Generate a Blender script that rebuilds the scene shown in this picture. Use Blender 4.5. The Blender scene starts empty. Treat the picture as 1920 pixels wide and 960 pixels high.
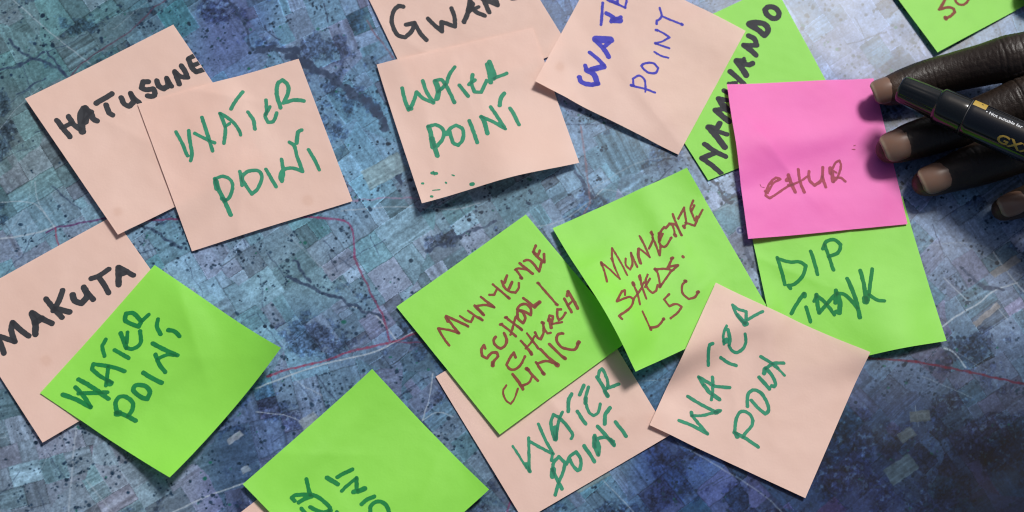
import bpy, bmesh, math, random
import numpy as np
from mathutils import Vector, Matrix

scene = bpy.context.scene
MM = 0.001

# ---- camera fitted to the photograph (millimetres; table top is z = 0) ----
CAM_LOC = np.array([-67.222, -242.538, 688.763])
CAM_ROT = np.array([[0.995271, -0.032128, -0.09167], [0.0, 0.94372, -0.330746], [0.097137, 0.329182, 0.939257]])
CAM_F = 3000.0          # focal length in photograph pixels (1920 wide)

def at(px, py, z=0.0):
    """table-space point (mm) seen at photograph position px, py at height z"""
    d = CAM_ROT @ np.array([(px - 960) / CAM_F, (480 - py) / CAM_F, -1.0])
    return CAM_LOC + d * ((z - CAM_LOC[2]) / d[2])

def seen(X):
    """photograph position of table-space points (n,3)"""
    q = (np.asarray(X) - CAM_LOC) @ CAM_ROT
    return np.stack([960 - CAM_F * q[..., 0] / q[..., 2], 480 + CAM_F * q[..., 1] / q[..., 2]], -1)

# ---- paper surfaces: each note lies on what is under it, with its own curl ----
HX0, HY0, HC, HNX, HNY = -420.0, -260.0, 1.5, 560, 360
STACK = np.zeros((HNX, HNY))

def bilerp(G, x, y):
    fx = np.clip((x - HX0) / HC, 0, HNX - 1.001); fy = np.clip((y - HY0) / HC, 0, HNY - 1.001)
    i = fx.astype(int); j = fy.astype(int); a = fx - i; b = fy - j
    return G[i, j] * (1 - a) * (1 - b) + G[i + 1, j] * a * (1 - b) + G[i, j + 1] * (1 - a) * b + G[i + 1, j + 1] * a * b

def spread(G):
    for _ in range(3):
        M = G.copy()
        M[1:] = np.maximum(M[1:], G[:-1]); M[:-1] = np.maximum(M[:-1], G[1:])
        N = M.copy()
        N[:, 1:] = np.maximum(N[:, 1:], M[:, :-1]); N[:, :-1] = np.maximum(N[:, :-1], M[:, 1:])
        G = N
    for _ in range(7):
        G = (np.roll(G, 1, 0) + G + np.roll(G, -1, 0)) / 3
        G = (np.roll(G, 1, 1) + G + np.roll(G, -1, 1)) / 3
    return G

def curl(u, v, L):
    p = L.get('p', 2.0)
    z = (L.get('T', 0) * (1 - v) ** p + L.get('R', 0) * u ** p + L.get('B', 0) * v ** p + L.get('L', 0) * (1 - u) ** p)
    w = [(1 - u) * (1 - v), u * (1 - v), u * v, (1 - u) * v]
    for k in range(4):
        z = z + L.get('c%d' % k, 0) * w[k] ** p
    for bu, bv, su, sv, h in L.get('bumps', []):
        z = z + h * np.exp(-((u - bu) / su) ** 2 - ((v - bv) / sv) ** 2)
    s = L.get('seed', 0)
    z = z + 0.24 * (np.sin(5.1 * u + 3.7 * v + s * 1.7) * np.sin(2.3 * u - 4.9 * v + s * 2.9) + 1)
    kr = np.random.RandomState(40 + s)                      # faint handling creases
    for _ in range(3):
        a = kr.uniform(0, np.pi); d = (u - kr.uniform(.1, .9)) * np.cos(a) + (v - kr.uniform(.1, .9)) * np.sin(a)
        q = (u - .5) * -np.sin(a) + (v - .5) * np.cos(a)
        z = z + kr.uniform(.25, .75) * np.exp(-np.abs(d) / kr.uniform(.05, .13)) * np.exp(-((q - kr.uniform(-.4, .4)) / .35) ** 2)
    return np.maximum(z, 0)

class Paper:
    N = 64
    def __init__(self, xy, L):
        self.xy = np.array(xy, float); self.L = L
        self.under = spread(STACK) + 0.3
        t = np.linspace(0, 1, self.N + 1)
        U, V = np.meshgrid(t, t, indexing='ij')
        self.G = self.exact(U, V)
    def exact(self, u, v):
        c = self.xy
        x = (1 - u) * (1 - v) * c[0, 0] + u * (1 - v) * c[1, 0] + u * v * c[2, 0] + (1 - u) * v * c[3, 0]
        y = (1 - u) * (1 - v) * c[0, 1] + u * (1 - v) * c[1, 1] + u * v * c[2, 1] + (1 - u) * v * c[3, 1]
        z = bilerp(self.under, x, y) + curl(u, v, self.L)
        return np.stack([x, y, z], -1)
    def point(self, u, v):
        """interpolated on the note's own mesh"""
        n = self.N
        fu = np.clip(u * n, 0, n - 1e-6); fv = np.clip(v * n, 0, n - 1e-6)
        i = fu.astype(int); j = fv.astype(int); a = (fu - i)[..., None]; b = (fv - j)[..., None]
        G = self.G
        return G[i, j] * (1 - a) * (1 - b) + G[i + 1, j] * a * (1 - b) + G[i, j + 1] * (1 - a) * b + G[i + 1, j + 1] * a * b
    def settle(self):
        t = np.linspace(0, 1, 161)
        U, V = np.meshgrid(t, t, indexing='ij')
        P = self.exact(U, V).reshape(-1, 3)
        i = np.clip(((P[:, 0] - HX0) / HC + .5).astype(int), 0, HNX - 1); j = np.clip(((P[:, 1] - HY0) / HC + .5).astype(int), 0, HNY - 1)
        np.maximum.at(STACK, (i, j), P[:, 2])


# ------------------------------------------------------------------ camera
cam_data = bpy.data.cameras.new('camera')
cam = bpy.data.objects.new('camera', cam_data)
scene.collection.objects.link(cam)
cam.matrix_world = Matrix.Translation(Vector(CAM_LOC * MM)) @ Matrix(CAM_ROT.tolist()).to_4x4()
cam_data.sensor_width = 36.0
cam_data.lens = CAM_F / 1920 * 36.0
cam_data.clip_start = 0.02
cam_data.clip_end = 50
cam_data.dof.use_dof = True
cam_data.dof.focus_distance = float((CAM_LOC - at(900, 600)) @ CAM_ROT[:, 2]) * MM
cam_data.dof.aperture_fstop = 11.0
scene.camera = cam

# ------------------------------------------------------------------ light: soft bright sky from the far right
SUN_EL, SUN_AZ = math.radians(53.5), math.radians(29)      # azimuth measured from +Y (away from camera) towards +X
sun_dir = Vector((math.cos(SUN_EL) * math.sin(SUN_AZ), math.cos(SUN_EL) * math.cos(SUN_AZ), math.sin(SUN_EL)))
world = bpy.data.worlds.new('World')
scene.world = world
world.use_nodes = True
wn = world.node_tree
sky = wn.nodes.new('ShaderNodeTexSky')
sky.sky_type = 'NISHITA'
sky.sun_disc = False
sky.sun_elevation = SUN_EL
sky.sun_rotation = SUN_AZ
sky.dust_density = 4.0
sky.air_density = 1.0
wn.nodes['Background'].inputs['Strength'].default_value = 0.05
wn.links.new(sky.outputs['Color'], wn.nodes['Background'].inputs['Color'])
sun_data = bpy.data.lights.new('sun', 'SUN')
sun_data.energy = 2.6
sun_data.angle = math.radians(13)
sun_data.color = (1.0, 0.985, 0.96)
sun = bpy.data.objects.new('sun', sun_data)
sun.rotation_euler = (-sun_dir).to_track_quat('-Z', 'Y').to_euler()
sun.location = (0.3, 0.5, 1.0)
scene.collection.objects.link(sun)
scene.view_settings.view_transform = 'Standard'
scene.view_settings.look = 'None'
scene.view_settings.gamma = 1.0
scene.view_settings.exposure = 0.30
scene.cycles.filter_width = 1.15
scene.cycles.max_bounces = 10
scene.cycles.diffuse_bounces = 5
scene.cycles.transmission_bounces = 6

# ------------------------------------------------------------------ helpers
def lin(r, g, b):
    c = np.array([r, g, b], float) / 255
    return np.where(c <= .04045, c / 12.92, ((c + .055) / 1.055) ** 2.4)

def mesh_object(name, verts, faces, mat, parent=None, origin=(0, 0, 0), smooth=True):
    """verts in mm, faces as lists or an (n,4) array -> ONE mesh object in metres"""
    o3 = np.array(origin, float)
    me = bpy.data.meshes.new(name)
    V = (np.asarray(verts, float) - o3) * MM
    if isinstance(faces, np.ndarray):
        n = len(faces)
        me.vertices.add(len(V)); me.vertices.foreach_set('co', V.astype(np.float32).ravel())
        me.loops.add(n * faces.shape[1]); me.loops.foreach_set('vertex_index', faces.astype(np.int32).ravel())
        me.polygons.add(n); me.polygons.foreach_set('loop_start', (np.arange(n) * faces.shape[1]).astype(np.int32))
        me.update(calc_edges=True)
    else:
        me.from_pydata(V.tolist(), [], faces)
    me.validate()
    if smooth:
        me.polygons.foreach_set('use_smooth', np.ones(len(me.polygons), dtype=bool))
    me.materials.append(mat)
    ob = bpy.data.objects.new(name, me)
    scene.collection.objects.link(ob)
    if parent is not None:
        ob.parent = parent
    else:
        ob.location = o3 * MM
    return ob

def tag(o, label, cat, group=None):
    o['label'] = label; o['category'] = cat
    if group: o['group'] = group

def new_mat(name):
    m = bpy.data.materials.new(name); m.use_nodes = True
    nt = m.node_tree
    return m, nt, nt.nodes['Principled BSDF']

def node(nt, kind, **kw):
    n = nt.nodes.new(kind)
    for k, v in kw.items():
        setattr(n, k, v)
    return n

def noise_node(nt, scale, detail=3.0, coord='Object'):
    tc = node(nt, 'ShaderNodeTexCoord'); nz = node(nt, 'ShaderNodeTexNoise')
    nz.inputs['Scale'].default_value = scale; nz.inputs['Detail'].default_value = detail
    nt.links.new(tc.outputs[coord], nz.inputs['Vector'])
    return nz

# ------------------------------------------------------------------ materials
def paper_material(name, col, deep):
    m, nt, bs = new_mat(name)
    L = nt.links
    nz = noise_node(nt, 38, 4)
    mix = node(nt, 'ShaderNodeMix', data_type='RGBA')
    mix.inputs['A'].default_value = (*col, 1); mix.inputs['B'].default_value = (*deep, 1)
    rmp = node(nt, 'ShaderNodeMapRange'); rmp.inputs['From Min'].default_value = .35; rmp.inputs['From Max'].default_value = .7
    L.new(nz.outputs['Fac'], rmp.inputs['Value'])
    at_ = node(nt, 'ShaderNodeAttribute', attribute_name='stain')
    add = node(nt, 'ShaderNodeMath', operation='MULTIPLY_ADD'); add.inputs[1].default_value = .5
    L.new(rmp.outputs['Result'], add.inputs[0])
    L.new(at_.outputs['Fac'], add.inputs[2])
    L.new(add.outputs[0], mix.inputs['Factor'])
    L.new(mix.outputs['Result'], bs.inputs['Base Color'])
    bs.inputs['Roughness'].default_value = .5
    bs.inputs['Specular IOR Level'].default_value = .3
    fib = noise_node(nt, 900, 5)
    bp = node(nt, 'ShaderNodeBump'); bp.inputs['Strength'].default_value = .12; bp.inputs['Distance'].default_value = .0004
    L.new(fib.outputs['Fac'], bp.inputs['Height'])
    wave = noise_node(nt, 45, 2)
    bp2 = node(nt, 'ShaderNodeBump'); bp2.inputs['Strength'].default_value = .4; bp2.inputs['Distance'].default_value = .0016
    L.new(wave.outputs['Fac'], bp2.inputs['Height']); L.new(bp2.outputs['Normal'], bp.inputs['Normal'])
    L.new(bp.outputs['Normal'], bs.inputs['Normal'])
    tr = node(nt, 'ShaderNodeBsdfTranslucent')
    L.new(mix.outputs['Result'], tr.inputs['Color'])
    ms = node(nt, 'ShaderNodeMixShader'); ms.inputs['Fac'].default_value = .22
    L.new(bs.outputs['BSDF'], ms.inputs[1]); L.new(tr.outputs['BSDF'], ms.inputs[2])
    L.new(ms.outputs['Shader'], nt.nodes['Material Output'].inputs['Surface'])
    return m

def ink_material(name, col, deep, rough=.6, spec=.15):
    m, nt, bs = new_mat(name)
    L = nt.links
    a = node(nt, 'ShaderNodeAttribute', attribute_name='ink')
    nz = noise_node(nt, 260, 3)
    mr = node(nt, 'ShaderNodeMapRange')
    mr.inputs['From Min'].default_value = .3; mr.inputs['From Max'].default_value = .75
    mr.inputs['To Max'].default_value = .45
    L.new(nz.outputs['Fac'], mr.inputs['Value'])
    ad = node(nt, 'ShaderNodeMath', operation='ADD', use_clamp=True)
    L.new(a.outputs['Fac'], ad.inputs[0]); L.new(mr.outputs['Result'], ad.inputs[1])
    mix = node(nt, 'ShaderNodeMix', data_type='RGBA')
    mix.inputs['A'].default_value = (*col, 1); mix.inputs['B'].default_value = (*deep, 1)
    L.new(ad.outputs[0], mix.inputs['Factor']); L.new(mix.outputs['Result'], bs.inputs['Base Color'])
    bs.inputs['Roughness'].default_value = rough; bs.inputs['Specular IOR Level'].default_value = spec
    return m

PAPER = {
    'peach': paper_material('peach_paper', (.81, .56, .47), (.745, .49, .395)),
    'green': paper_material('lime_paper', (.30, .78, .085), (.25, .69, .065)),
    'pink': paper_material('pink_paper', (.95, .18, .55), (.90, .145, .47)),
}
INK = {
    'black': ink_material('black_ink', (.034, .036, .042), (.018, .019, .024), .6, .16),
    'green': ink_material('green_ink', (.035, .25, .14), (.010, .115, .068)),
    'green2': ink_material('green_ink_on_lime', (.008, .20, .045), (.003, .10, .026)),
    'blue': ink_material('blue_ink', (.055, .055, .42), (.03, .028, .30)),
    'brown': ink_material('brown_ink', (.225, .062, .036), (.12, .03, .022)),
    'brown2': ink_material('brown_ink_on_pink', (.36, .062, .10), (.2, .04, .06)),
}

# ------------------------------------------------------------------ the printed satellite map
rng = np.random.RandomState(7)
TAB = rng.rand(256, 256)

def vnoise(x, y, s):
    x = x + 17.3 * s; y = y + 41.7 * s
    i = np.floor(x).astype(int); j = np.floor(y).astype(int)
    a = x - i; b = y - j
    a = a * a * (3 - 2 * a); b = b * b * (3 - 2 * b)
    i0 = i & 255; i1 = (i + 1) & 255; j0 = j & 255; j1 = (j + 1) & 255
    return (TAB[i0, j0] * (1 - a) + TAB[i1, j0] * a) * (1 - b) + (TAB[i0, j1] * (1 - a) + TAB[i1, j1] * a) * b

def fbm(x, y, s, o=4):
    t = 0; w = 0; amp = 1.0
    for k in range(o):
        t = t + amp * vnoise(x * 2 ** k, y * 2 ** k, s + 3 * k); w += amp; amp *= .55
    return t / w

def axis_coords(lo, hi, f0, f1, fine, coarse):
    return np.concatenate([np.arange(lo, f0 - coarse / 2, coarse), np.arange(f0, f1, fine), np.arange(f1 + coarse / 2, hi, coarse)])

gx = axis_coords(-460, 460, -275, 275, .37, 5.0)
gy = axis_coords(-330, 330, -150, 160, .37, 5.0)
NX, NY = len(gx), len(gy)
XX, YY = np.meshgrid(gx, gy, indexing='ij')
PX = seen(np.stack([XX, YY, np.zeros_like(XX)], -1))
X = PX[..., 0]; Y = PX[..., 1]            # the print is drawn in a skewed sheet frame, 1 unit ~ 0.25 mm

TONES = [(60, 60, 84, 112, 114), (60, 250, 100, 114, 116), (300, 40, 70, 104, 118), (200, 40, 80, 112, 116), (420, 60, 78, 92, 132), (560, 60, 98, 118, 142),
 (620, 200, 88, 124, 150), (60, 420, 100, 122, 136), (30, 900, 112, 122, 136), (200, 900, 112, 120, 130), (370, 560, 108, 130, 150),
 (560, 520, 116, 137, 150), (640, 320, 98, 128, 150), (600, 650, 92, 112, 134), (500, 850, 74, 84, 118), (800, 450, 112, 132, 146),
 (880, 370, 106, 126, 140), (740, 740, 84, 100, 126), (900, 830, 80, 98, 112), (1120, 880, 84, 108, 128), (1250, 900, 54, 74, 120),
 (1180, 300, 102, 126, 146), (1100, 60, 84, 104, 140), (1400, 430, 116, 132, 148), (1560, 60, 92, 106, 138), (1600, 150, 88, 102, 134),
 (1800, 420, 120, 130, 156), (1850, 550, 100, 108, 128), (1750, 700, 74, 84, 104), (1850, 680, 76, 86, 110), (1700, 830, 52, 66, 96),
 (1880, 900, 32, 40, 66), (1600, 920, 42, 54, 92), (1850, 120, 100, 112, 140)]
num = np.zeros(X.shape + (3,)); den = np.zeros(X.shape)
wx = X + 90 * (fbm(X / 130, Y / 130, 1, 3) - .5); wy = Y + 90 * (fbm(X / 130, Y / 130, 2, 3) - .5)
for px, py, r, g, b in TONES:
    w = 1 / ((wx - px) ** 2 + (wy - py) ** 2 + 1200) ** 1.7
    num += w[..., None] * np.array([r, g, b]); den += w
COL = num / den[..., None]

# farm plots: districts with their own bearing, each split into rectangular fields
dist_xy = np.stack(np.meshgrid(np.arange(-400, 2500, 330), np.arange(-400, 1500, 300), indexing='ij'), -1).reshape(-1, 2)
dist_xy = dist_xy + rng.uniform(-110, 110, dist_xy.shape)
ux = X + 50 * (fbm(X / 90, Y / 90, 4, 3) - .5); uy = Y + 36 * (fbm(X / 90, Y / 90, 5, 3) - .5)
best = np.full(X.shape, 1e9); own = np.zeros(X.shape, int)
for k, (a, b) in enumerate(dist_xy):
    d = (ux - a) ** 2 + (uy - b) ** 2
    m = d < best; best[m] = d[m]; own[m] = k
val = np.zeros(X.shape); hue = np.zeros(X.shape); edge = np.full(X.shape, 99.0); ekind = np.zeros(X.shape); stripe = np.zeros(X.shape)
valf, huef, edgef, ekf, stf = val.ravel(), hue.ravel(), edge.ravel(), ekind.ravel(), stripe.ravel()

def split(idx, A, B, a0, a1, b0, b1):
    if len(idx) == 0: return
    la, lb = a1 - a0, b1 - b0
    lim = rng.uniform(26, 120)
    if max(la, lb) < lim or min(la, lb) < rng.uniform(9, 20):
        valf[idx] = rng.choice([-.22, -.12, -.05, 0, .05, .10, .18], p=[.09, .12, .17, .22, .2, .13, .07]) + rng.normal(0, .02)
        huef[idx] = rng.normal(0, 1)
        e = np.minimum(np.minimum(A - a0, a1 - A), np.minimum(B - b0, b1 - B))
        edgef[idx] = e; ekf[idx] = rng.choice([-1.3, -.7, -.25, .25, .8], p=[.15, .2, .3, .2, .15])
        if rng.rand() < .72:
            f = rng.uniform(2.6, 7.0); T = B if la > lb else A
            stf[idx] = (vnoise(T / f + 0 * A, A / 60, 11) + .6 * vnoise(T / (f * .45), B / 40, 12) - .8) * rng.uniform(.25, .6)
        return
    if la > lb * rng.uniform(.8, 1.25):
        c = a0 + la * rng.uniform(.33, .67); m = A < c
        split(idx[m], A[m], B[m], a0, c, b0, b1); split(idx[~m], A[~m], B[~m], c, a1, b0, b1)
    else:
        c = b0 + lb * rng.uniform(.33, .67); m = B < c
        split(idx[m], A[m], B[m], a0, a1, b0, c); split(idx[~m], A[~m], B[~m], a0, a1, c, b1)

wob_x = 4 * (fbm(X / 26, Y / 26, 6, 2) - .5); wob_y = 4 * (fbm(X / 26, Y / 26, 7, 2) - .5)
for k in range(len(dist_xy)):
    idx = np.flatnonzero(own.ravel() == k)
    if not len(idx): continue
    th = math.radians(-30 + rng.normal(0, 9))
    x = (X + wob_x).ravel()[idx]; y = (Y + wob_y).ravel()[idx]
    A = x * math.cos(th) + y * math.sin(th); B = -x * math.sin(th) + y * math.cos(th)
    split(idx, A, B, A.min(), A.max(), B.min(), B.max())

fine = fbm(X / 6, Y / 6, 20, 4) - .5
grit = vnoise(X / 2.4, Y / 2.4, 21) - .5
mid = fbm(X / 22, Y / 22, 24, 4) - .5
COL *= (1 + .75 * val + .55 * stripe)[..., None]
COL += hue[..., None] * np.array([6.5, -1.5, .5])
COL *= np.array([.90, 1.0, 1.06])
COL *= (1 + .26 * ekind * np.exp(-(edge / 1.3) ** 2))[..., None]
# uncultivated bush and burnt ground, blotchy violet blue
bush = .6 * fbm(X / 120, Y / 120, 30, 5) + .4 * fbm(X / 42, Y / 42, 33, 4)
for px, py, rx, ry, s in [(575, 640, 60, 48, .3), (590, 95, 85, 38, .2), (650, 170, 75, 40, .22), (690, 210, 55, 45, .16), (480, 790, 90, 60, .2), (790, 770, 60, 60, .16),
        (1220, 290, 75, 60, .12), (1800, 860, 190, 100, .24), (1300, 900, 110, 60, .2), (1840, 640, 70, 40, .14), (1620, 850, 70, 70, .16), (830, 440, 45, 28, .14),
        (400, 25, 45, 30, .22), (50, 850, 50, 30, .2), (1420, 350, 45, 30, .14), (930, 690, 60, 40, .1), (190, 30, 0.1, 0.1, 0), (1115, 385, 26, 18, .24), (1250, 270, 45, 25, .1),
        (560, 500, 70, 50, -.25), (440, 560, 70, 60, -.22), (120, 880, 90, 80, -.25), (1830, 470, 90, 60, -.25), (1830, 560, 70, 60, -.2), (860, 380, 90, 40, -.15), (90, 340, 60, 80, -.12), (1120, 890, 70, 50, -.18), (1680, 870, 40, 40, -.2)]:
    bush = bush + s * np.exp(-((X - px) / (rx + .1)) ** 2 - ((Y - py) / (ry + .1)) ** 2)
bush = bush + .16 * mid + .16 * fine + .05 * (val < -.1) - .05 * (val > .08)
bm = np.clip((bush - .60) / .05, 0, 1)
burnt = np.array([.52, .57, .67])
COL = COL * (1 - bm[..., None] * (1 - burnt) * .82)
COL *= (1 + (.20 + .5 * bm) * mid + (.34 + .8 * bm) * fine + (.22 + .3 * bm) * grit)[..., None]
# pale scrub flecks
fl = np.clip((fbm(X / 7, Y / 7, 40, 3) - .60) / .12, 0, 1) * np.clip((fbm(X / 90, Y / 90, 41, 3) - .42) / .15, 0, 1)
COL += fl[..., None] * np.array([18, 24, 24]) * (.5 + bm[..., None])

F0x, F1x = np.searchsorted(gx, -275), np.searchsorted(gx, 274.9)
F0y, F1y = np.searchsorted(gy, -150), np.searchsorted(gy, 159.9)

def window(px0, px1, py0, py1):
    c = np.array([at(px0, py0), at(px1, py0), at(px0, py1), at(px1, py1)])
    i0, i1 = np.searchsorted(gx, [c[:, 0].min(), c[:, 0].max()]); j0, j1 = np.searchsorted(gy, [c[:, 1].min(), c[:, 1].max()])
    return slice(max(i0 - 1, 0), i1 + 1), slice(max(j0 - 1, 0), j1 + 1)

def line(pts, width, col, alpha=1.0, rough=.5, wob=2.5):
    pts = np.array(pts, float)
    for _ in range(2):                                        # round the corners off
        if len(pts) > 2:
            a, b = pts[:-1], pts[1:]
            pts = np.concatenate([pts[:1], np.stack([.75 * a + .25 * b, .25 * a + .75 * b], 1).reshape(-1, 2), pts[-1:]])
    for p, q in zip(pts[:-1], pts[1:]):
        r = width + 6
        s = window(min(p[0], q[0]) - r, max(p[0], q[0]) + r, min(p[1], q[1]) - r, max(p[1], q[1]) + r)
        x = X[s] + wob * (vnoise(X[s] / 14, Y[s] / 14, 50) - .5) * 2; y = Y[s] + wob * (vnoise(X[s] / 14, Y[s] / 14, 51) - .5) * 2
        d = q - p; t = np.clip(((x - p[0]) * d[0] + (y - p[1]) * d[1]) / (d @ d + 1e-9), 0, 1)
        dist = np.hypot(x - p[0] - t * d[0], y - p[1] - t * d[1])
        w = width * .5 * (1 + rough * (vnoise(X[s] / 6, Y[s] / 6, 52) - .5))
        a = np.clip((w - dist) / 1.2 + .5, 0, 1) * alpha * (1 - rough * .6 * vnoise(X[s] / 9, Y[s] / 9, 53))
        COL[s] = np.maximum(0, COL[s] * (1 - a[..., None]) + a[..., None] * np.array(col))

def blob(px, py, r, col, alpha):
    s = window(px - r - 2, px + r + 2, py - r - 2, py + r + 2)
    d = np.hypot(X[s] - px, (Y[s] - py) * 1.1)
    a = np.clip((r - d) / 1.3 + .5, 0, 1) * alpha
    COL[s] = COL[s] * (1 - a[..., None]) + a[..., None] * np.array(col)

# tracks and footpaths
PALE = (150, 164, 178)
for k in range(30):
    p = np.array([rng.uniform(-150, 2100), rng.uniform(-100, 1060)]); a = rng.choice([-.5, 1.05, 2.0, .2]) + rng.normal(0, .25); pts = [p]
    for j in range(rng.randint(3, 9)):
        a += rng.normal(0, .13); p = p + 26 * np.array([math.cos(a), math.sin(a)]); pts.append(p)
    line(pts, rng.uniform(1.2, 1.8), PALE, rng.uniform(.2, .38), .3, .7)
for pts, w, al in [([(480, 728), (600, 682), (700, 662), (742, 640), (790, 615)], 3.6, .9), ([(745, 640), (715, 600), (700, 588), (655, 573)], 3, .8), ([(0, 447), (60, 440), (104, 424)], 4, .8),
        ([(0, 379), (60, 376), (85, 400), (104, 428)], 2.6, .7), ([(65, 340), (70, 378), (85, 400)], 2.4, .6), ([(25, 0), (105, 70), (170, 120)], 2.6, .7), ([(640, 395), (760, 385), (850, 395), (900, 380)], 3, .6),
        ([(1762, 616), (1800, 588), (1835, 570), (1860, 545), (1908, 530)], 4, .9), ([(1862, 470), (1895, 520), (1935, 560)], 3.4, .9), ([(1770, 520), (1818, 568)], 2.6, .8), ([(1770, 652), (1788, 658), (1812, 690)], 3.5, .8),
        ([(143, 800), (136, 860), (128, 970)], 4, .6), ([(162, 900), (215, 965)], 3, .6), ([(320, 962), (400, 925), (460, 905)], 3.6, .8), ([(792, 788), (806, 745), (812, 700)], 2.6, .8),
        ([(792, 788), (820, 770), (850, 782)], 2.4, .7), ([(480, 772), (540, 778), (575, 794)], 2.4, .7), ([(1130, 900), (1180, 950), (1200, 975)], 2.4, .6), ([(1270, 830), (1340, 870), (1440, 930), (1500, 1000)], 3, .5),
        ([(1866, 570), (1890, 600)], 2.4, .7), ([(1716, 760), (1722, 800)], 2.2, .6), ([(1010, 60), (1030, 110)], 2, .4), ([(640, 780), (700, 760)], 2, .5), ([(540, 690), (560, 720), (605, 742)], 2.4, .5),
        ([(1100, 360), (1150, 330), (1200, 300), (1290, 290)], 3, .4), ([(960, 430), (1050, 420), (1105, 378), (1130, 355)], 3, .55), ([(1130, 355), (1240, 370)], 2.4, .5), ([(1340, 395), (1400, 370)], 2.4, .6),
        ([(1440, 500), (1420, 470), (1400, 430)], 2, .4), ([(1800, 455), (1850, 480), (1920, 520)], 2.2, .5)]:
    line(pts, w * .78, PALE, al * .85, .3, .8)
line([(640, 377), (720, 372), (800, 371)], 3, (150, 105, 140), .5)
# hedges, streams and tree lines
DARK = (40, 56, 84)
for k in range(210):
    p = np.array([rng.uniform(-150, 2100), rng.uniform(-100, 1060)]); a = rng.choice([-.52, 1.05]) + rng.normal(0, .12); pts = [p]
    for j in range(rng.randint(2, 6)):
        a += rng.normal(0, .1); p = p + 20 * np.array([math.cos(a), math.sin(a)]); pts.append(p)
    line(pts, rng.uniform(1.1, 2.6), DARK, rng.uniform(.35, .8), .9)
for pts, w in [([(540, 520), (575, 535), (605, 550), (640, 562), (680, 580), (712, 594)], 7), ([(550, 488), (570, 515), (582, 530)], 4), ([(15, 75), (40, 100), (75, 112), (120, 135)], 5), ([(85, 95), (125, 140), (135, 150)], 6),
        ([(0, 130), (40, 122), (80, 98)], 4), ([(430, 5), (455, 35), (462, 70), (475, 90)], 5), ([(495, 45), (510, 65), (525, 78)], 3), ([(540, 105), (600, 130), (650, 165), (700, 200), (725, 240)], 16), ([(480, 95), (520, 92), (560, 95)], 12),
        ([(800, 472), (850, 445), (930, 415)], 5), ([(1080, 320), (1095, 350), (1110, 370)], 8), ([(745, 300), (748, 330), (755, 345)], 8), ([(240, 410), (300, 440), (340, 465)], 5), ([(100, 350), (130, 375), (155, 395)], 3),
        ([(1330, 320), (1345, 350), (1365, 380)], 6), ([(1800, 500), (1845, 540), (1880, 545)], 6), ([(1400, 470), (1425, 520)], 8)]:
    line(pts, w, DARK, .8, .9, 4)
# isolated trees
dens = fbm(X / 38, Y / 38, 60, 4)
n = 0
while n < 7000:
    px, py = rng.uniform(-60, 1990), rng.uniform(-60, 1020)
    g = at(px, py)
    d = dens[min(np.searchsorted(gx, g[0]), NX - 1), min(np.searchsorted(gy, g[1]), NY - 1)]
    if rng.rand() > np.clip((d - .47) / .13, .04, 1) ** 1.5: continue
    n += 1
    r = min(rng.gamma(2.6, .45) + .75, 4.2)
    c = rng.uniform(.8, 1.2) * np.array([24, 46, 68])
    if rng.rand() < .05: c = np.array([20, 90, 80])
    blob(px, py, r, c, rng.uniform(.65, 1))
    if rng.rand() < .3:
        blob(px + rng.uniform(-4, 4), py + rng.uniform(-4, 4), r * .8, c, .8)
# ground worked light in a few plots
for px, py, w, h, a, c in [(440, 820, 34, 13, -.62, (118, 128, 142)), (460, 880, 18, 14, -.5, (112, 128, 146)), (1725, 780, 40, 22, -.1, (92, 100, 104)), (1700, 815, 32, 22, -.6, (88, 98, 106)), (1690, 880, 60, 36, -.6, (80, 98, 112)), (1150, 860, 40, 18, -.5, (110, 128, 132)), (1110, 900, 70, 20, -.5, (98, 118, 122)), (1885, 500, 60, 16, -.6, (112, 112, 112)), (1850, 590, 60, 12, -.7, (122, 120, 122)), (835, 320, 75, 10, -.55, (128, 150, 158)), (720, 320, 80, 40, -.5, (112, 140, 150)), (580, 790, 36, 24, -.6, (112, 126, 140))]:
    s = window(px - w - 20, px + w + 20, py - w - 20, py + w + 20)
    x = X[s] - px; y = Y[s] - py
    A = x * math.cos(a) + y * math.sin(a); B = -x * math.sin(a) + y * math.cos(a)
    al = np.clip((np.minimum(w / 2 - abs(A), h / 2 - abs(B)) + 3 * (vnoise(X[s] / 8, Y[s] / 8, 70) - .5)) / 1.5, 0, 1) * .8
    cc = np.array(c) * (1 + .5 * fine[s] + .35 * (vnoise(B / 3.5, A / 40, 71) - .5))[..., None]
    COL[s] = COL[s] * (1 - al[..., None]) + cc * al[..., None]
# roads overdrawn in red and purple pen
for pts, w, c, al in [([(85, 436), (105, 426), (150, 419), (200, 409)], 4.5, (92, 44, 100), .9), ([(104, 428), (106, 445), (112, 462)], 4.5, (150, 62, 92), .85), ([(270, 414), (300, 412), (345, 409)], 4.5, (132, 52, 100), .85),
        ([(560, 404), (600, 409), (655, 413), (663, 440), (664, 482)], 5, (142, 50, 100), .85), ([(664, 482), (690, 540), (712, 580), (722, 600), (730, 638)], 5, (128, 52, 88), .85),
        ([(500, 706), (545, 690), (612, 676), (660, 657), (735, 641), (790, 622)], 5, (150, 50, 82), .85), ([(735, 641), (800, 643)], 3, (128, 44, 80), .8),
        ([(132, 142), (155, 115), (215, 78), (262, 45), (278, 22), (310, 0), (330, -20)], 3.6, (88, 58, 82), .85), ([(688, 38), (705, 65), (738, 108)], 5, (118, 84, 104), .7),
        ([(1088, 236), (1098, 300), (1104, 355), (1106, 395), (1040, 450)], 4.5, (142, 104, 116), .65), ([(1600, 668), (1680, 676), (1740, 680), (1830, 700), (1930, 722)], 5, (118, 20, 48), .92), ([(945, 975), (962, 930)], 5, (130, 46, 96), .8)]:
    line(pts, w * .8, np.array(c) * .9, al * .85, .6, 1.5)
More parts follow.
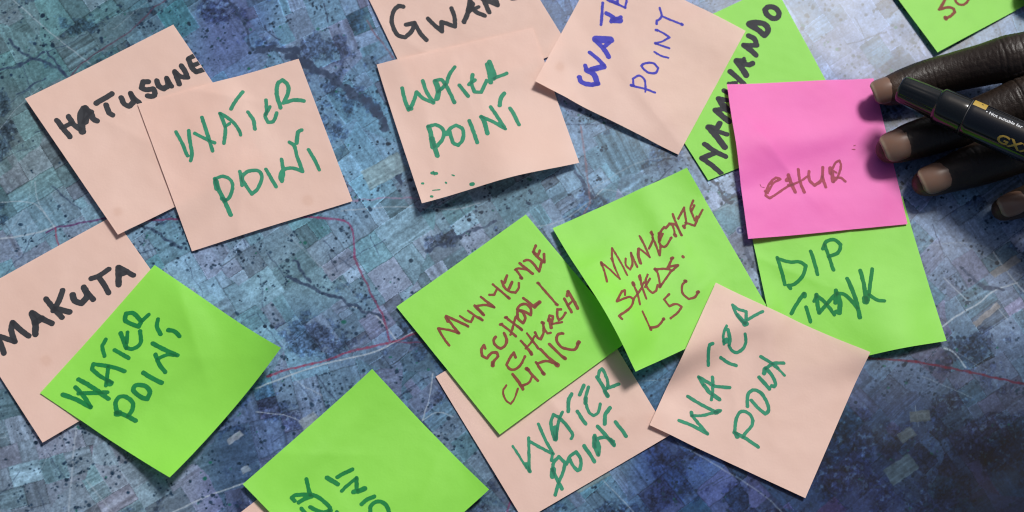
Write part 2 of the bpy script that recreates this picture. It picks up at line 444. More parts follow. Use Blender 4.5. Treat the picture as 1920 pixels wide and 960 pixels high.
for r, c in [(8.5, (120, 140, 170)), (6.5, (52, 74, 120)), (2.6, (150, 165, 190))]:
    blob(1388, 432, r, c, .9)

far = np.clip((X - 1350) / 450, 0, 1) * np.clip((Y - 640) / 200, 0, 1)
COL = COL * (1 - far[..., None] * np.array([.44, .34, .31]))                       # the print grows darker and a little bluer towards that corner
lum = COL.mean(-1, keepdims=True)
COL = lum + .80 * (COL - lum)
COL = 104 + 1.08 * (COL - 104) + 1
COL = np.clip(COL, 8, 235) / 255
LIN = np.where(COL <= .04045, COL / 12.92, ((COL + .055) / 1.055) ** 2.4)
I, J = np.meshgrid(np.arange(NX - 1), np.arange(NY - 1), indexing='ij')
I = I.ravel(); J = J.ravel()
quads = np.stack([I * NY + J, (I + 1) * NY + J, (I + 1) * NY + J + 1, I * NY + J + 1], 1)
sag = .35 * (fbm(XX / 70, YY / 70, 80, 2) - .5) - .2          # a large print never lies dead flat

m_map, nt, bs = new_mat('glossy_print')
a_ = node(nt, 'ShaderNodeAttribute', attribute_name='print')
grain = noise_node(nt, 1500, 2)
gm = node(nt, 'ShaderNodeMapRange'); gm.inputs['To Min'].default_value = .8; gm.inputs['To Max'].default_value = 1.2
nt.links.new(grain.outputs['Fac'], gm.inputs['Value'])
vm = node(nt, 'ShaderNodeVectorMath', operation='SCALE')
nt.links.new(a_.outputs['Color'], vm.inputs[0]); nt.links.new(gm.outputs['Result'], vm.inputs['Scale'])
nt.links.new(vm.outputs[0], bs.inputs['Base Color'])
bs.inputs['Roughness'].default_value = .25
bs.inputs['Specular IOR Level'].default_value = .14
wv = noise_node(nt, 14, 2)
bp = node(nt, 'ShaderNodeBump'); bp.inputs['Strength'].default_value = .35; bp.inputs['Distance'].default_value = .004
nt.links.new(wv.outputs['Fac'], bp.inputs['Height']); nt.links.new(bp.outputs['Normal'], bs.inputs['Normal'])

map_sheet = mesh_object('map_sheet', np.stack([XX, YY, sag], -1).reshape(-1, 3), quads, m_map)
ca = map_sheet.data.color_attributes.new('print', 'FLOAT_COLOR', 'POINT')
ca.data.foreach_set('color', np.concatenate([LIN, np.ones(X.shape + (1,))], -1).astype(np.float32).ravel())
tag(map_sheet, 'large glossy satellite map print in blue and grey lying under all the sticky notes', 'map')

# ------------------------------------------------------------------ sticky notes and their handwriting
NOTES = [
 ('mak', 'peach', [[-245.6, -31.0], [-180.6, 12.8], [-135.9, -47.3], [-201.4, -91.9]], {'L': 0.5, 'B': 0.8, 'seed': 1}, 'black',
  '26,654,231,650,238,646,245,642,252,638,259,634,266,630,273,626,280,621,288,617,296,612,303;23,654,231,658,238,662,246,666,253,669,261,673,268,676,276,679,284,682,292,686,300;23,641,265,664,269;23,533,213,541,215,548,217,556,219,564,220,572,220,581,219,589,218,598,217,606,216,615,215;23,562,230,562,238,562,246,562,255,562,263,562,272,562,280,561,288,560,296,560,305,559,313;26,430,238,427,247,424,257,423,266,426,273,430,279,435,286,440,292,448,290,456,287,464,285,472,281,478,276,481,269,483,261,484,251,485,242,486,233;23,485,258,490,304;23,329,192,329,201,330,210,331,219,331,229,332,238,333,247,334,257,336,267,337,276,338,286,340,295,341,305;24,405,197,399,203,392,209,386,215,380,221,373,227,367,232,360,237,354,241,347,246,340,250,334,254,327,258;26,343,258,379,300;27,213,311,217,303,222,295,226,288,231,280,235,272,238,264,241,257,242,250,244,242,245,235,246,227,247,219;24,250,216,253,223,255,231,258,239,261,247,264,255,268,262,272,270,276,277,280,285,285,292,289,299,293,307;29,238,264,268,262;23,64,317,66,308,68,299,69,291,71,282,73,273,74,265,75,256,75,248,76,240,76,231,76,223,76,215;23,80,230,84,236,89,241,93,247,97,252,101,258,105,263,109,269,114,275,118,281,122,288,126,294;23,126,294,128,285,130,276,131,267,133,258,136,250,139,241,142,235,147,229,151,223,156,218,161,212;24,161,212,163,221,165,229,167,238,169,247,171,256,173,264,175,272,178,280,180,288,183,295,186,303'),
 ('hat', 'peach', [[-224.4, 68.0], [-160.5, 109.9], [-113.8, 42.5], [-177.3, 3.0]], {'L': 1.6, 'bumps': [(0, 0.6, 0.3, 0.35, 0.8)], 'seed': 2}, 'black',
  '24,63,161,64,169,64,177,65,185,65,192,65,200,66,208,66,216,67,224,68,232,69,240,70,248,70,256;24,117,168,116,175,116,183,116,191,115,198,115,206,116,213,118,221,121,230,124,238,127,246;20,62,203,113,203;32,195,168,187,173,179,177,172,183,167,190,162,197,157,205,153,213,149,221,145,229,141,237,137,244,133,252,130,260;29,202,167,198,176,194,184,190,193,186,201,180,209,173,217,166,225;25,199,165,202,173,205,182,208,190,209,199,209,207,207,215,204,223,204,231,207,238,213,246;16,154,224,209,199;25,207,188,213,196;24,255,169,263,168,272,167,280,167,289,166,297,165,306,165,314,164,323,163,331,162,340,161;24,289,196,287,205,285,213,283,221,281,229,280,237,283,244,287,252;24,365,198,364,207,362,215,361,223,361,230,364,237,369,244,374,250,406,239,413,199;23,413,199,412,209,412,219,413,228,415,237,419,246,422,254;23,512,188,491,176,468,199,474,208,481,215,488,219,496,222,504,225,512,228,511,239,507,250,500,256,491,258,484,255,478,250,472,245;24,547,202,544,211,542,220,541,229,544,236,548,243,552,249,561,248,571,248,578,244,583,238,586,229,589,220,592,212;23,592,212,591,219,589,227,589,235,588,245,589,255;24,625,262,628,253,630,244,633,234,635,226,637,218,638,210,640,202;23,640,202,642,209,644,217,646,224,649,231,652,237,659,243,667,247,676,252;23,676,252,677,244,679,236,680,229,681,221,682,213,682,206,682,198,682,191;24,727,178,726,186,724,194,722,202,720,210,719,218,718,226,719,234,722,241,724,249;21,728,176,777,177;20,728,214,761,217;23,725,248,759,255'),
 ('wpl', 'peach', [[-173.8, 67.9], [-101.2, 94.9], [-73.6, 23.8], [-144.4, -3.0]], {'B': 0.5, 'bumps': [(0.45, 1, 0.3, 0.3, 0.5)], 'seed': 3}, 'green',
  '15,118,188,119,197,120,206,122,215,123,223,124,232,125,241,126,254,127,267,127,280,127,293,127,306,128,319;16,173,201,171,210,169,219,167,228,165,237,163,245,162,254,160,264,158,274,157,284,156,294,154,304,151,314,148,322,144,330,139,338,134,346;15,194,223,201,232,209,240,216,249,224,258,232,266,239,274,245,280,251,286,257,292,263,297;16,250,156,249,173,248,190,248,206,247,223,246,239,246,255,245,268,244,281,244,294,243,307,243,319,242,332;16,332,163,333,176,333,189,334,202,334,215,334,228,332,240,328,253,324,265,319,276,313,288,307,300,302,311;15,332,163,338,170,345,178,351,185,357,193,362,201,367,209,371,218,375,227,379,236,382,246,384,255,386,265,387,274,387,284,386,294;14,334,234,356,225;16,464,86,456,93,448,100,440,106,432,113,424,119,417,126,410,132,404,138,398,144,392,151,386,157;16,454,193,456,200,458,208,460,216,462,223,464,231,464,239,464,248,462,257,460,266,458,275,457,284;19,208,465,207,474,207,483,207,492,207,501,207,510,207,518,208,530,209,541,211,553,212,564,214,575,215,587,215,597,216,608,217,619,217,629,217,640,218,651;25,208,478,203,510;15,206,467,214,466,222,464,230,463,237,463,244,464,251,468,258,473,264,479,269,486,272,493,274,500,274,509,273,518,270,526,267,534,262,541,257,549,252,556,246,563,240,569,232,574,223,577,214,580;19,207,564,219,575;15,325,465,312,532;16,323,499,328,491,335,485,344,480,353,476,360,475,367,475,375,475,383,477,390,478,400,482,408,489,411,497,412,505,412,513,410,521,405,530,400,538,393,547,386,555,379,563,371,570,364,575,357,578,349,581,341,585,339,576,336,568,334,560,332,552,330,544,328,536,326,528,324,520,322,513,322,505,323,499;16,440,489,455,583;16,523,462,521,472,519,483,517,493,515,504,513,514,510,524,507,533,503,542,498,550,494,558,489,567,487,555,487,545,491,537,496,529,502,522,509,517,516,515,524,513,533,513,541,514,548,516,556,519,564,524,572,530,579,536,586,543,594,549,594,536,594,524,594,511,594,499,594,487,594,474,595,464,596,453,598,443,599,432,600,422,599,412,596,404,590,397,584,390;18,656,350,646,351,638,356,633,363,629,371,625,379,622,388,618,396,614,405;16,655,454,657,463,658,473,660,483,662,493,663,502,664,512,665,521,666,530,666,539,667,548,667,557,668,566;16,551,157,549,167,546,178,544,187,541,197,538,207,535,216,528,225,522,233,521,241,522,250,523,259,524,267,533,269,541,271,549,269,555,264,561,257,566,250,571,242,576,234;15,524,228,557,196;18,601,214,602,202,603,189,603,176,604,164,606,151,608,139,611,131,613,122,617,114,621,106,625,98,630,92,637,87,646,85,656,83,660,91,665,99,669,107,670,116,670,123,668,132,665,140,661,147,657,155,652,162,647,169,641,176,635,182,629,189,623,195,632,195,640,195,649,195,658,195,667,195,675,196,683,199,691,202,699,206,707,210,714,214'),
 ('gwa', 'peach', [[-76.2, 143.4], [-12.0, 178.0], [27.8, 106.7], [-42.9, 71.5]], {'R': 0.4, 'seed': 4}, 'black',
  '20,138,263,129,256,119,251,111,253,103,255,95,259,88,264,82,269,75,275,69,283,64,290,59,298,55,307,52,315,50,326,48,337,47,349,47,360,48,371,50,381,53,387,59,393,66,398,73,403,79,408,88,405,98,401,107,398,115,394,124,390,130,385,136,379,141,372,147,366,153,359,110,351;20,152,361,152,372,153,383,153,394,154,404,154,415,156,426,158,434,161,443,164,451,167,460;20,221,365,224,374,226,383,229,392,232,400,235,409,238,417,242,425,246,433,250,441,254,449,272,407,278,412,284,417,291,422,297,428,303,434,309,440,315,446,321,452,325,444,330,436,334,427,338,419,341,410,343,403,344,395,345,388,346,380,346,372,348,364;22,372,448,379,442,386,436,393,430,400,424,406,418,413,411,419,403,426,395,432,387,438,378,444,370,450,361;29,419,406,449,383;21,450,368,449,377,447,385,445,394,444,402,444,410,445,417,449,425,453,432,459,439,465,445,472,452,477,458;17,413,411,473,407;22,514,358,506,451;26,510,378,561,430;22,561,434,571,373;20,632,421,638,429,650,434,658,435,667,436,676,435,684,434,692,431,699,426,705,421,711,414,717,407,722,400,728,394,724,386,719,378,714,371,709,363,701,364,692,365,683,365,674,367,667,369,660,372,653,378,647,386,642,395,637,404,634,413,632,421'),
 ('wpc', 'peach', [[-64.5, 93.2], [10.0, 116.6], [31.3, 46.2], [-42.0, 21.6]], {'c3': 4, 'B': 1, 'L': 0.8, 'bumps': [(0.55, 1, 0.36, 0.42, 7)], 'p': 2.2, 'seed': 5}, 'green',
  '17,80,151,79,163,78,175,77,187,77,199,76,211,76,222,76,232,76,242,77,252,77,261,78,271,85,265,92,259,98,253,104,246,110,237,116,228,122,218,128,209,133,199,139,190,142,197,146,206,149,214,153,221,157,228,163,235,169,242,176,248,184,254,191,259,198,266;17,182,139,182,150,182,160,182,171,182,181,183,192,184,202,185,212,188,222,190,232,193,242,196,252,199,262;23,83,265,89,267;25,238,158,238,166,239,175,239,184,239,193,239,201,238,210,236,218,232,226,228,234,224,241,220,249;17,239,154,249,154,259,154,267,157,271,164,274,172,277,181,279,191,281,200,283,215,285,231,287,246,289,262,290,278,292,293;17,345,109,338,115,331,122,323,128,316,135,310,142,305,149,300,156,296,164,292,172,287,179,281,185,274,191,267,197,259,202,250,206,242,211,234,216;17,339,210,361,278;17,414,172,410,181,406,191,402,200,398,210,396,220,395,229,395,238,395,247,396,256,397,265,426,275,468,221;19,384,218,415,203;21,496,136,495,146,494,156,494,166,493,176,491,186,490,196,488,206,487,216,485,226,483,236;21,509,125,510,138,511,152,511,166,512,180,512,194,511,207,502,220;17,505,219,570,209;21,142,383,141,392,141,402,141,411,140,420,139,431,138,442,137,453,137,463,138,473,138,484,138,494,138,504,137,514,137,524,137,534,136,544;27,138,449,132,492;17,139,382,146,382,154,381,162,381,170,381,177,383,183,387,189,393,194,400,198,408,200,415,201,423,200,432,197,441,194,450,190,457,185,464,179,471,172,477,165,482,158,488,151,494;17,209,448,215,439,221,431,229,424,237,420,246,416,255,414,264,411,271,419,278,426,284,434,287,443,287,452,285,462,282,472,279,481,274,491,270,499,264,506,257,511,249,515,242,520,235,513,229,507,225,499,224,490,224,480,224,469,225,459,225,449,226,438;17,329,407,329,419,330,432,330,444,330,456,330,469,330,481,330,490,330,499,329,508,329,517,329,526,329,535;20,388,403,390,412,392,421,393,431,393,440,393,450,392,460,391,470,390,480,389,490,388,501;17,388,403,397,411,405,420,413,428,422,436,430,445,438,453,444,460,450,468,456,476,462,483,468,491,474,499;17,475,501,472,486,469,471,466,456,463,441,460,426,457,412,455,402,453,392,450,382,448,373,446,363;19,529,308,522,314,516,319,510,325,504,332,500,340,496,348,493,357,489,366;18,531,394,533,405,536,415,538,426,539,437,540,448,541,460,542,471,543,482,544,494;13,87,623,107,631;8,95,620,97,634;5,171,661,179,668;8,30,661,35,663;8,133,689,135,693;17,240,737,246,739;3,65,710,98,717;11,50,738,55,740'),
 ('nam', 'green', [[56.3, 105.1], [130.6, 146.6], [163.3, 72.9], [92.9, 40.7]], {'B': 0.2, 'seed': 6}, 'black',
  '25,682,86,673,88,663,91,661,103,660,115,662,124,666,132,670,140,675,146,681,151,690,153,697,153,708,147,715,137,717,129,716,120,714,111,711,105,706,99,700,93,691,88,680,85;27,563,121,567,121,575,123,586,126,596,131,607,137,615,142,622,148,627,155,631,164,633,172,632,183,626,194,619,199,610,203,601,206,598,198,595,189,592,181,589,172,585,164,581,156,575,147,570,139,565,131,562,125,562,122;24,533,175,538,181,543,188,548,195,551,202,551,210,549,218,547,227,545,235,490,209;26,490,209,494,217,499,225,502,234,506,242,509,250,512,259,514,268,517,277;29,421,265,422,273,423,281,424,289,425,297,426,305,426,313,427,322,427,331,428,340,428,349;24,422,263,453,280;17,458,270,452,282;24,442,292,450,298,458,304,466,309,475,309,484,308;24,369,300,372,308,375,316,378,324,380,332,383,340,385,348,388,355,390,363,392,370,395,378,397,385;17,333,351,366,363;23,297,375,315,405;25,254,401,254,409,253,418,253,426,253,434,253,442,255,452,257,462,260,472;22,257,401,285,426;28,212,449,214,456,217,463,219,471,222,478,224,486,227,494,230,502,233,510,236,518,239,526;24,210,448,257,460;24,259,440,271,487;30,140,513,141,522,143,530,144,539,146,547,147,556,148,564,150,576,151,588,152,601,153,613,154,625,155,637;26,144,513,168,537,196,518;22,168,553,198,583;25,80,585,84,593,87,601,90,609,93,617,97,625,101,633,106,641,111,650,117,658,122,666,128,674,134,682;25,31,645,94,645;24,31,645,35,653,39,662,43,671,47,680,51,689,55,698,58,708,61,718,65,729,68,739,71,750,74,760'),
 ('blu', 'peach', [[44.6, 157.5], [114.6, 120.0], [79.0, 53.1], [10.4, 86.1]], {'c3': 3.2, 'bumps': [(0.6, 1, 0.3, 0.3, 1.6)], 'seed': 7}, 'blue',
  '10,524,526,516,527,508,528,500,528,492,529,484,531,476,532,465,534,454,537,443,540,432,543,421,546,410,548;9,419,542,401,511,405,503,409,495,413,487,418,482,427,480,437,481,447,485,454,491,459,499,464,507,469,516,474,526,478,535,482,545;15,409,547,418,544;10,407,430,408,423,413,414,418,407,424,402,430,397,437,393,444,389,451,387,459,388,466,391,474,395,482,398,483,408,485,418,483,426,478,432,472,437,464,441,456,444,449,445,441,444,433,442,426,440,415,435,408,427;9,430,330,438,331,445,332,453,332,461,333,468,332,476,331,485,329,493,326,501,324;9,415,287,424,285,433,284,442,283,451,281,459,280,468,279,476,277,484,276;9,415,287,422,280,428,273,435,267,441,259,445,253,449,245,453,238,457,231,461,224,453,222,445,221,437,220,429,219,422,218,414,218,406,218,398,218,391,219;13,415,286,421,284;13,387,220,395,219;10,377,189,370,172,376,164,379,155,381,145,380,137,376,129,371,122,365,115,359,109,354,102;10,379,137,386,137,394,137,402,137,410,136,418,136,426,136,436,135,445,135,455,134,464,133,474,132,483,131;15,480,131,484,132;23,174,629,180,636,186,643,193,647,200,648,208,647,216,646,224,643,231,641,238,638,245,634,251,628,257,622,263,616;17,245,638,270,616;27,263,616,256,609,250,601,244,594,237,588,230,583,222,580,214,579,205,578,197,578,188,577;19,172,558,190,580,231,550;27,209,562,253,521;19,250,514,242,511,233,508,225,504,216,500,207,497,200,495,192,493,185,491,177,489,170,487,162,485;38,159,407,218,377;23,157,412,166,416,176,420,186,424,195,428,205,432,214,436,221,441,229,446,236,451,243,456,250,462;20,208,424,221,392;13,146,325,143,316,139,307,136,297,132,288,129,279,125,269,122,261,118,252,115,244,111,235,108,227,105,218;20,143,258,181,261;31,187,274,215,260;20,182,285,212,243;11,118,193,210,186;11,210,188,207,180,205,171,203,163,201,154,198,146,196,138,194,129,191,121,189,113,186,104;17,130,190,167,185;11,120,192,88,153;11,165,182,150,134;11,186,104,221,42,187,13,179,59,237,-1'),
 ('wpb', 'peach', [[32.0, -15.8], [70.4, -82.4], [5.0, -121.7], [-34.1, -58.1]], {'R': 0.5, 'seed': 8}, 'green',
  '16,471,150,463,150,455,149,447,148,439,147,431,147,423,146,414,146,406,146,398,146,390,146,382,146,374,147;14,377,142,369,135,362,129,356,122,354,109,364,107,374,107,382,108,390,110,399,111,407,113,415,116,423,119,430,123,436,129,442,135;14,442,135,451,79;18,447,150,471,150;13,394,204,399,209,404,215,409,221,414,226,419,232,424,237,430,242,437,246,444,250,452,253,460,255,468,258,477,259,485,260,494,261,501,259,508,255,516,251,516,242,516,234,514,226,509,220,504,215,498,209,492,204,486,199;18,449,254,431,241;15,376,217,404,257;16,382,285,387,293,391,301,396,308,403,314,411,320,419,325,427,330,435,335,443,340;15,462,304,470,304,479,304,488,304,496,304,505,304,513,303,521,302,529,301;10,450,631,460,631,470,630,480,630,490,630,500,629,510,629,519,629,528,629,538,629,547,629,556,629,566,629;16,549,622,586,624;13,584,626,455,552;13,472,555,480,550,488,546,497,541,505,537,514,532,522,527,529,522,537,518,544,513,552,508,559,504,566,499;13,423,483,436,484,449,486,461,488,474,490,487,492,500,493,512,494,524,494,536,495,548,495,560,495,572,495;12,568,496,593,518;13,432,364,437,371,441,377,445,383,449,389,454,394,459,399,469,409,480,418,491,427,502,435,513,444,524,453;22,477,427,518,452;14,519,456,511,454,503,452,495,451,487,449,479,446,472,444,465,441,459,439,452,436,446,432,440,427,435,422,431,416,426,410,421,404,428,399,436,394,443,390,451,388,459,385,468,383,476,382,484,380,494,379,504,378,513,377,523,376,533,376,542,377,548,382,553,391;16,723,542,716,542,709,542,701,541,694,541,687,541,680,540,671,539,662,539,654,538,645,537,636,537,627,536;24,654,549,630,531;14,634,536,628,532,622,528,616,524,610,520,606,514,602,507,599,499,597,490,594,481,632,470,638,475,644,481,649,487,655,492,661,498,666,504,671,510,675,516,680,523,684,529,688,535,693,541,699,548,706,555,712,562,719,569,725,575,732,582;14,640,467,635,461,629,455,624,449,620,442,618,435,617,428,616,420,616,412,615,404,622,404,630,402,637,401,644,401,651,402,658,405,665,409,672,413,678,418,684,424,690,429,689,442,681,443,674,445,667,446,659,447,652,447,644,447,636,445,628,444,620,442;16,610,360,618,359,626,359,634,358,642,357,650,356,657,356,664,356,671,356,678,356,685,356,693,356;16,594,294,600,299,606,303,613,308,619,312,626,315,634,318,642,320,650,322,658,323,666,324,674,326;22,601,299,637,320;14,676,324,670,319,665,314,659,310,653,306,647,302,640,300,633,299,625,298,617,297,610,296,613,288,615,280,618,272,621,264,625,257,631,252,637,247,644,243,652,239,659,235;16,566,262,574,260,582,258,590,256,599,254,607,253,615,251,625,250,635,248,645,247,655,245,665,244,675,242;20,647,243,672,241;17,523,170,526,177,529,184,531,191,534,198,538,204,544,209,551,214,558,219,565,223,572,228;16,589,182,597,181,606,180,614,179,622,178,630,177,637,176,645,175,652,175,659,174,666,174'),
 ('sch', 'green', [[-52.3, -26.3], [6.4, 20.4], [53.9, -38.6], [-5.7, -84.2]], {'B': 0.5, 'L': 0.4, 'bumps': [(0.2, 0.25, 0.3, 0.14, 1.0)], 'seed': 9}, 'brown',
  '10,78,293,78,286,78,278,78,271,78,263,79,256,79,248,80,240,81,232,83,224,84,215,85,207,87,199,92,204,97,209,103,214,108,220,113,225,118,230,124,237,129,244,134,250,139,257,144,264,148,271;11,148,271,148,263,148,256,148,248,148,241,147,233,148,226,148,217,148,208,149,199,150,191,151,182,152,173,155,179,159,186,162,193,166,199,169,206,173,213,178,222,183,232,187,241,192,250,197,260,202,269;13,145,268,149,273;12,198,263,202,271;15,148,178,144,197;10,203,211,205,218,207,225,209,232,211,239,214,245,219,255,225,264,249,250;10,248,212,250,219,252,227,254,234,256,241,258,248,261,256,264,264,267,272,270,279,273,287;13,268,269,273,286;12,287,211,288,221,289,231,290,240,291,248,292,255,293,263,294,270;14,290,227,293,263;11,291,217,299,220,307,224,315,228,322,232,329,237,335,242,341,249,345,256,350,263,355,270;11,355,270,353,262,352,255,350,247,348,240,346,232,344,224,342,217,341,209,339,202,337,194;12,199,402,204,386,195,388,186,392,180,398,175,405,170,413,167,420,168,428,172,436,177,444,185,441,193,438,201,436,209,435,216,438,223,443,229,448,226,458,221,466,213,469,204,470,195,472,186,477,177,483;17,185,475,176,485;12,271,386,261,389,253,394,249,402,246,411,246,421,247,429,250,437,254,443,261,445,270,446,278,445,286,441,294,436,300,430,305,422,308,413,310,404,313,395;11,329,352,331,360,333,369,335,377,337,386,339,394,340,402,341,409,342,416,344,424,345,431,346,438;11,367,340,369,347,370,355,372,363,373,370,375,378,377,385,379,394,381,402,383,411,385,419,387,428;10,331,418,339,413,347,407,355,402,363,396,370,391,377,386,384,380,391,375,398,369,406,364;13,326,352,332,354;13,364,340,370,342;13,386,422,387,431;12,428,348,422,355,416,362,411,369,408,376,407,384,408,392,410,401,412,409,420,406,429,402,435,397,439,390,441,381,443,373,443,365,439,355,432,345;12,433,341,441,337,448,334,455,333,465,335,475,339,482,346,484,353,485,362,485,371,483,379,478,386,471,393,464,400,461,391,458,382,454,373,450,366,445,359,440,352;12,490,315,492,324,494,332,495,341,497,349,498,357,499,366,500,374,502,382,534,375;17,509,376,536,375;11,282,517,291,494,282,497,272,499,263,503,255,506,248,510,241,513,234,517,227,521,226,530,225,540,227,548,232,554,239,558,247,561,255,562,263,562,271,561,279,559,287,556,294,552,302,548,310,544,317,540;11,350,470,351,479,351,488,352,497,352,506,351,515,351,524,350,533,348,542,347,551;14,351,539,348,550;10,395,458,395,466,394,475,394,483,393,492,393,500,392,508,392,515,391,523,391,530,390,538,390,545;9,345,512,353,510,362,509,370,507,378,505,386,503,393,500,400,496,407,493,414,490;11,427,477,424,487,421,496,420,505,423,512,428,518,435,514,443,510,451,505,458,500,463,494,468,488,473,482,477,475,482,468,486,462;10,471,484,470,514,483,520;14,483,459,486,465;15,520,466,501,503;11,510,469,532,453,541,465,513,493;10,515,491,557,511;11,593,460,580,451,574,457,568,464,563,470,558,477,555,486,553,495,564,496,575,495,583,492,591,489,600,485;12,639,429,637,438,635,447,632,457,630,466,629,474,627,482,626,491,624,499;14,675,412,674,420,673,428,672,435,670,443,669,451,667,459,666,468,664,477,662,485,660,494,658,502;10,629,465,662,459;14,658,426,676,413;10,419,179,421,188,422,196,424,204,426,213,427,221,429,229,430,238,432,247,433,255,435,264,436,272;13,436,267,438,276;10,375,209,393,222,421,207;11,462,189,459,198,456,207,454,217,453,226,453,233,455,240,458,248,461,254,466,261,472,266,478,272,487,270,496,267,504,263,510,258,514,252,519,245;12,499,184,467,204;13,497,223,465,240;12,583,171,585,179,586,186,588,193,589,201,591,208,592,215,594,223,596,231,597,239,599,247;10,546,184,555,185,562,187,568,192,573,197,579,202,584,208,589,213;11,550,186,549,196,549,205,548,215,546,225,544,235;15,543,230,545,234;11,606,175,618,177,625,182,630,189,632,198,633,208,633,218,633,225,632,233,632,240,631,248,631,256;12,632,255,668,228;12,699,148,691,153,682,157,675,163,670,169,668,176,668,183,668,191,670,199,671,207,673,214,674,222,677,229,679,236;11,698,178,674,193;12,703,204,682,232;15,670,166,672,179;10,591,298,591,311,591,325,591,338,591,351,591,365,591,378,591,387,592,396,592,405,592,414,593,423,593,432;12,590,297,592,302;13,591,427,594,433;8,167,596,160,599,152,601,144,604,139,609,134,615,130,623,126,632,124,640,122,649,122,658,125,667,128,677,137,674,146,672,155,668,162,664,170,659,177,654,184,649,192,644,199,639;13,221,572,221,580,221,588,221,597,221,605,220,614,220,622,218,631,217,639,216,648,214,656;10,222,641,230,643,238,645,246,647,255,647,262,646,269,642,276,638,283,635;12,288,592,288,599,289,607,289,614,289,622,290,629,290,638,291,647,292,655,293,664;17,287,590,289,598;12,340,591,340,598,339,606,338,613,338,620,337,627,336,636,336,644,335,653;11,340,598,347,601,355,603,362,605,370,608,377,611,383,615,389,621,394,628,398,635,403,642,407,650,411,657;12,395,555,396,564,396,572,397,581,398,589,399,598,400,606,402,615,404,623,406,632,408,640,410,648,411,657;21,409,654,410,659;12,444,559,444,568,445,576,446,585,447,593,448,602,449,610,450,618,451,625,453,633,454,640,455,648,457,655;16,456,649,458,656;16,334,647,335,655;12,525,555,515,549,506,546,498,549,489,555,483,562,480,569,478,577,477,585,477,593,478,600,480,607,484,614,489,620,494,626,499,631,506,639,514,645,522,648,530,647,538,643,547,638,555,633;18,549,634,557,632;12,523,552,526,557'),
 ('lsc', 'green', [[18.6, 13.5], [82.8, 46.6], [118.1, -21.9], [53.9, -56.5]], {'L': 2.5, 'c3': 5, 'B': 0.7, 'bumps': [(0, 0.62, 0.42, 0.36, 6.5), (0.66, 0.35, 0.11, 0.5, 1.3)], 'c0': -2, 'p': 1.8, 'seed': 10}, 'brown',
  '13,123,247,118,260;9,122,249,120,257,118,265,116,274,114,282,112,291,109,299,106,308,103,316,100,325,96,334,92,342;9,123,247,126,254,130,262,133,269,136,277,139,284,142,292,145,302,148,312,151,322,154,333,157,343,160,353;9,160,352,162,341,164,329,166,318,167,307,170,296,172,285,174,277,177,269,180,261,183,253,186,245,189,237,193,230,198,223,202,216,207,209,212,202;9,212,202,212,213,212,225,212,237,212,248,212,260,211,271,211,284,210,297,209,311,208,324,206,337,205,350;10,180,248,177,262;10,244,275,237,284,231,293,227,302,227,309,229,317,232,324,234,331,243,324,253,318,260,311,265,303,269,294,273,285,276,277,280,268,284,259;10,284,259,282,268,281,277,280,286,279,294,278,303,276,313,275,323,274,333;15,329,258,324,265,318,272,313,279,309,286,306,295,304,304,302,313,300,322;9,333,255,337,262,340,269,344,276,347,283,350,290,353,298,355,306,358,314;10,358,314,359,304,361,293,362,283,364,273,365,262,366,252,367,244,367,235,368,227,368,219,369,210,369,202;10,433,207,430,216,428,225,424,234,420,242,414,248,407,254,400,259,393,264,385,269,378,274;15,429,212,429,222;10,422,234,421,242,420,250,420,258,419,267,417,275,416,283,414,291,413,299,411,307,409,316,408,324,435,288;10,500,214,492,218,484,221,476,225,469,229,462,233,456,239,451,245,447,252,443,259,440,266,438,275,439,284,442,292,449,298,458,299,466,296,474,292,482,287,490,282,498,277,506,273;13,460,232,448,261;9,437,267,476,240;10,503,223,532,210,539,216,543,222,542,230,540,237,538,245,535,253,532,260,530,268;17,528,267,529,273;10,533,209,543,214,552,219,559,226,561,235,561,244,561,253,561,263,560,273,560,282;11,575,174,573,182,571,191,570,199,568,207,567,216,565,224,564,233,563,243,561,253,560,262,559,272,558,281;10,588,204,645,167,641,175,637,184,634,193,630,201,626,210,622,220,618,229,613,238,603,245,592,252;16,593,247,593,254;10,611,235,619,242,628,249,633,255,639,261,645,267,653,261,661,254,669,248,678,242,687,237,695,231,704,225,713,220,722,214;10,705,155,698,160,690,166,683,171,676,177,671,183,667,192,666,202,665,212,664,220,662,228,661,236,659,244,679,231;10,697,178,668,199;10,136,434,151,412,135,412,126,417,116,423,107,429,98,436,88,442,79,448,92,448,104,448,117,447,130,447,142,447,153,449,159,453,163,460,166,468,158,475,151,482,142,489,133,494,119,499,106,503,92,506,78,508,65,510,51,513,58,531;10,209,393,208,402,207,411,205,420,204,429,203,438,201,447,198,456,195,464,192,473,189,482,186,490,183,499;17,209,395,208,405;10,264,373,260,381,256,389,253,397,249,405,246,413,243,421,240,431,237,442,235,453,233,464,230,475,228,485;14,258,378,252,395;9,169,464,178,460,186,456,195,452,204,449,212,445,220,440,229,435,238,429,246,423,254,417,262,411;10,300,385,292,392,284,398,276,405,271,412,267,420,264,429,263,438,263,447,265,455,269,464,273,472,285,471,296,469,304,462,311,455,318,447;10,253,434,300,407;10,348,378,351,387,352,396,349,407,345,417,341,428,336,439,332,449,327,460;10,346,374,357,378,368,382,380,386,391,390,401,395,412,400,417,406,421,413,325,459;16,350,376,356,382;12,322,460,338,452;10,456,363,413,391,465,403,422,415;14,451,363,458,362;16,507,377,508,379;9,176,533,170,615;10,172,612,182,614,192,617,202,619,212,619,221,617,230,614,239,610,248,605,257,601;14,255,600,259,600;10,350,507,310,520,318,558,328,558,338,558,348,559,357,562,364,567,369,575,374,583,367,587,359,591,352,595,344,598,336,600,327,603,319,604,310,606,301,608,293,610;10,460,484,450,487,439,490,431,495,426,501,421,508,417,515,414,522,413,529,413,536,416,544,419,551,423,558,426,565,434,566,443,568,451,569,460,568,469,565,478,559,488,554;15,481,554,488,554;15,454,482,458,485;13,172,614,171,620'),
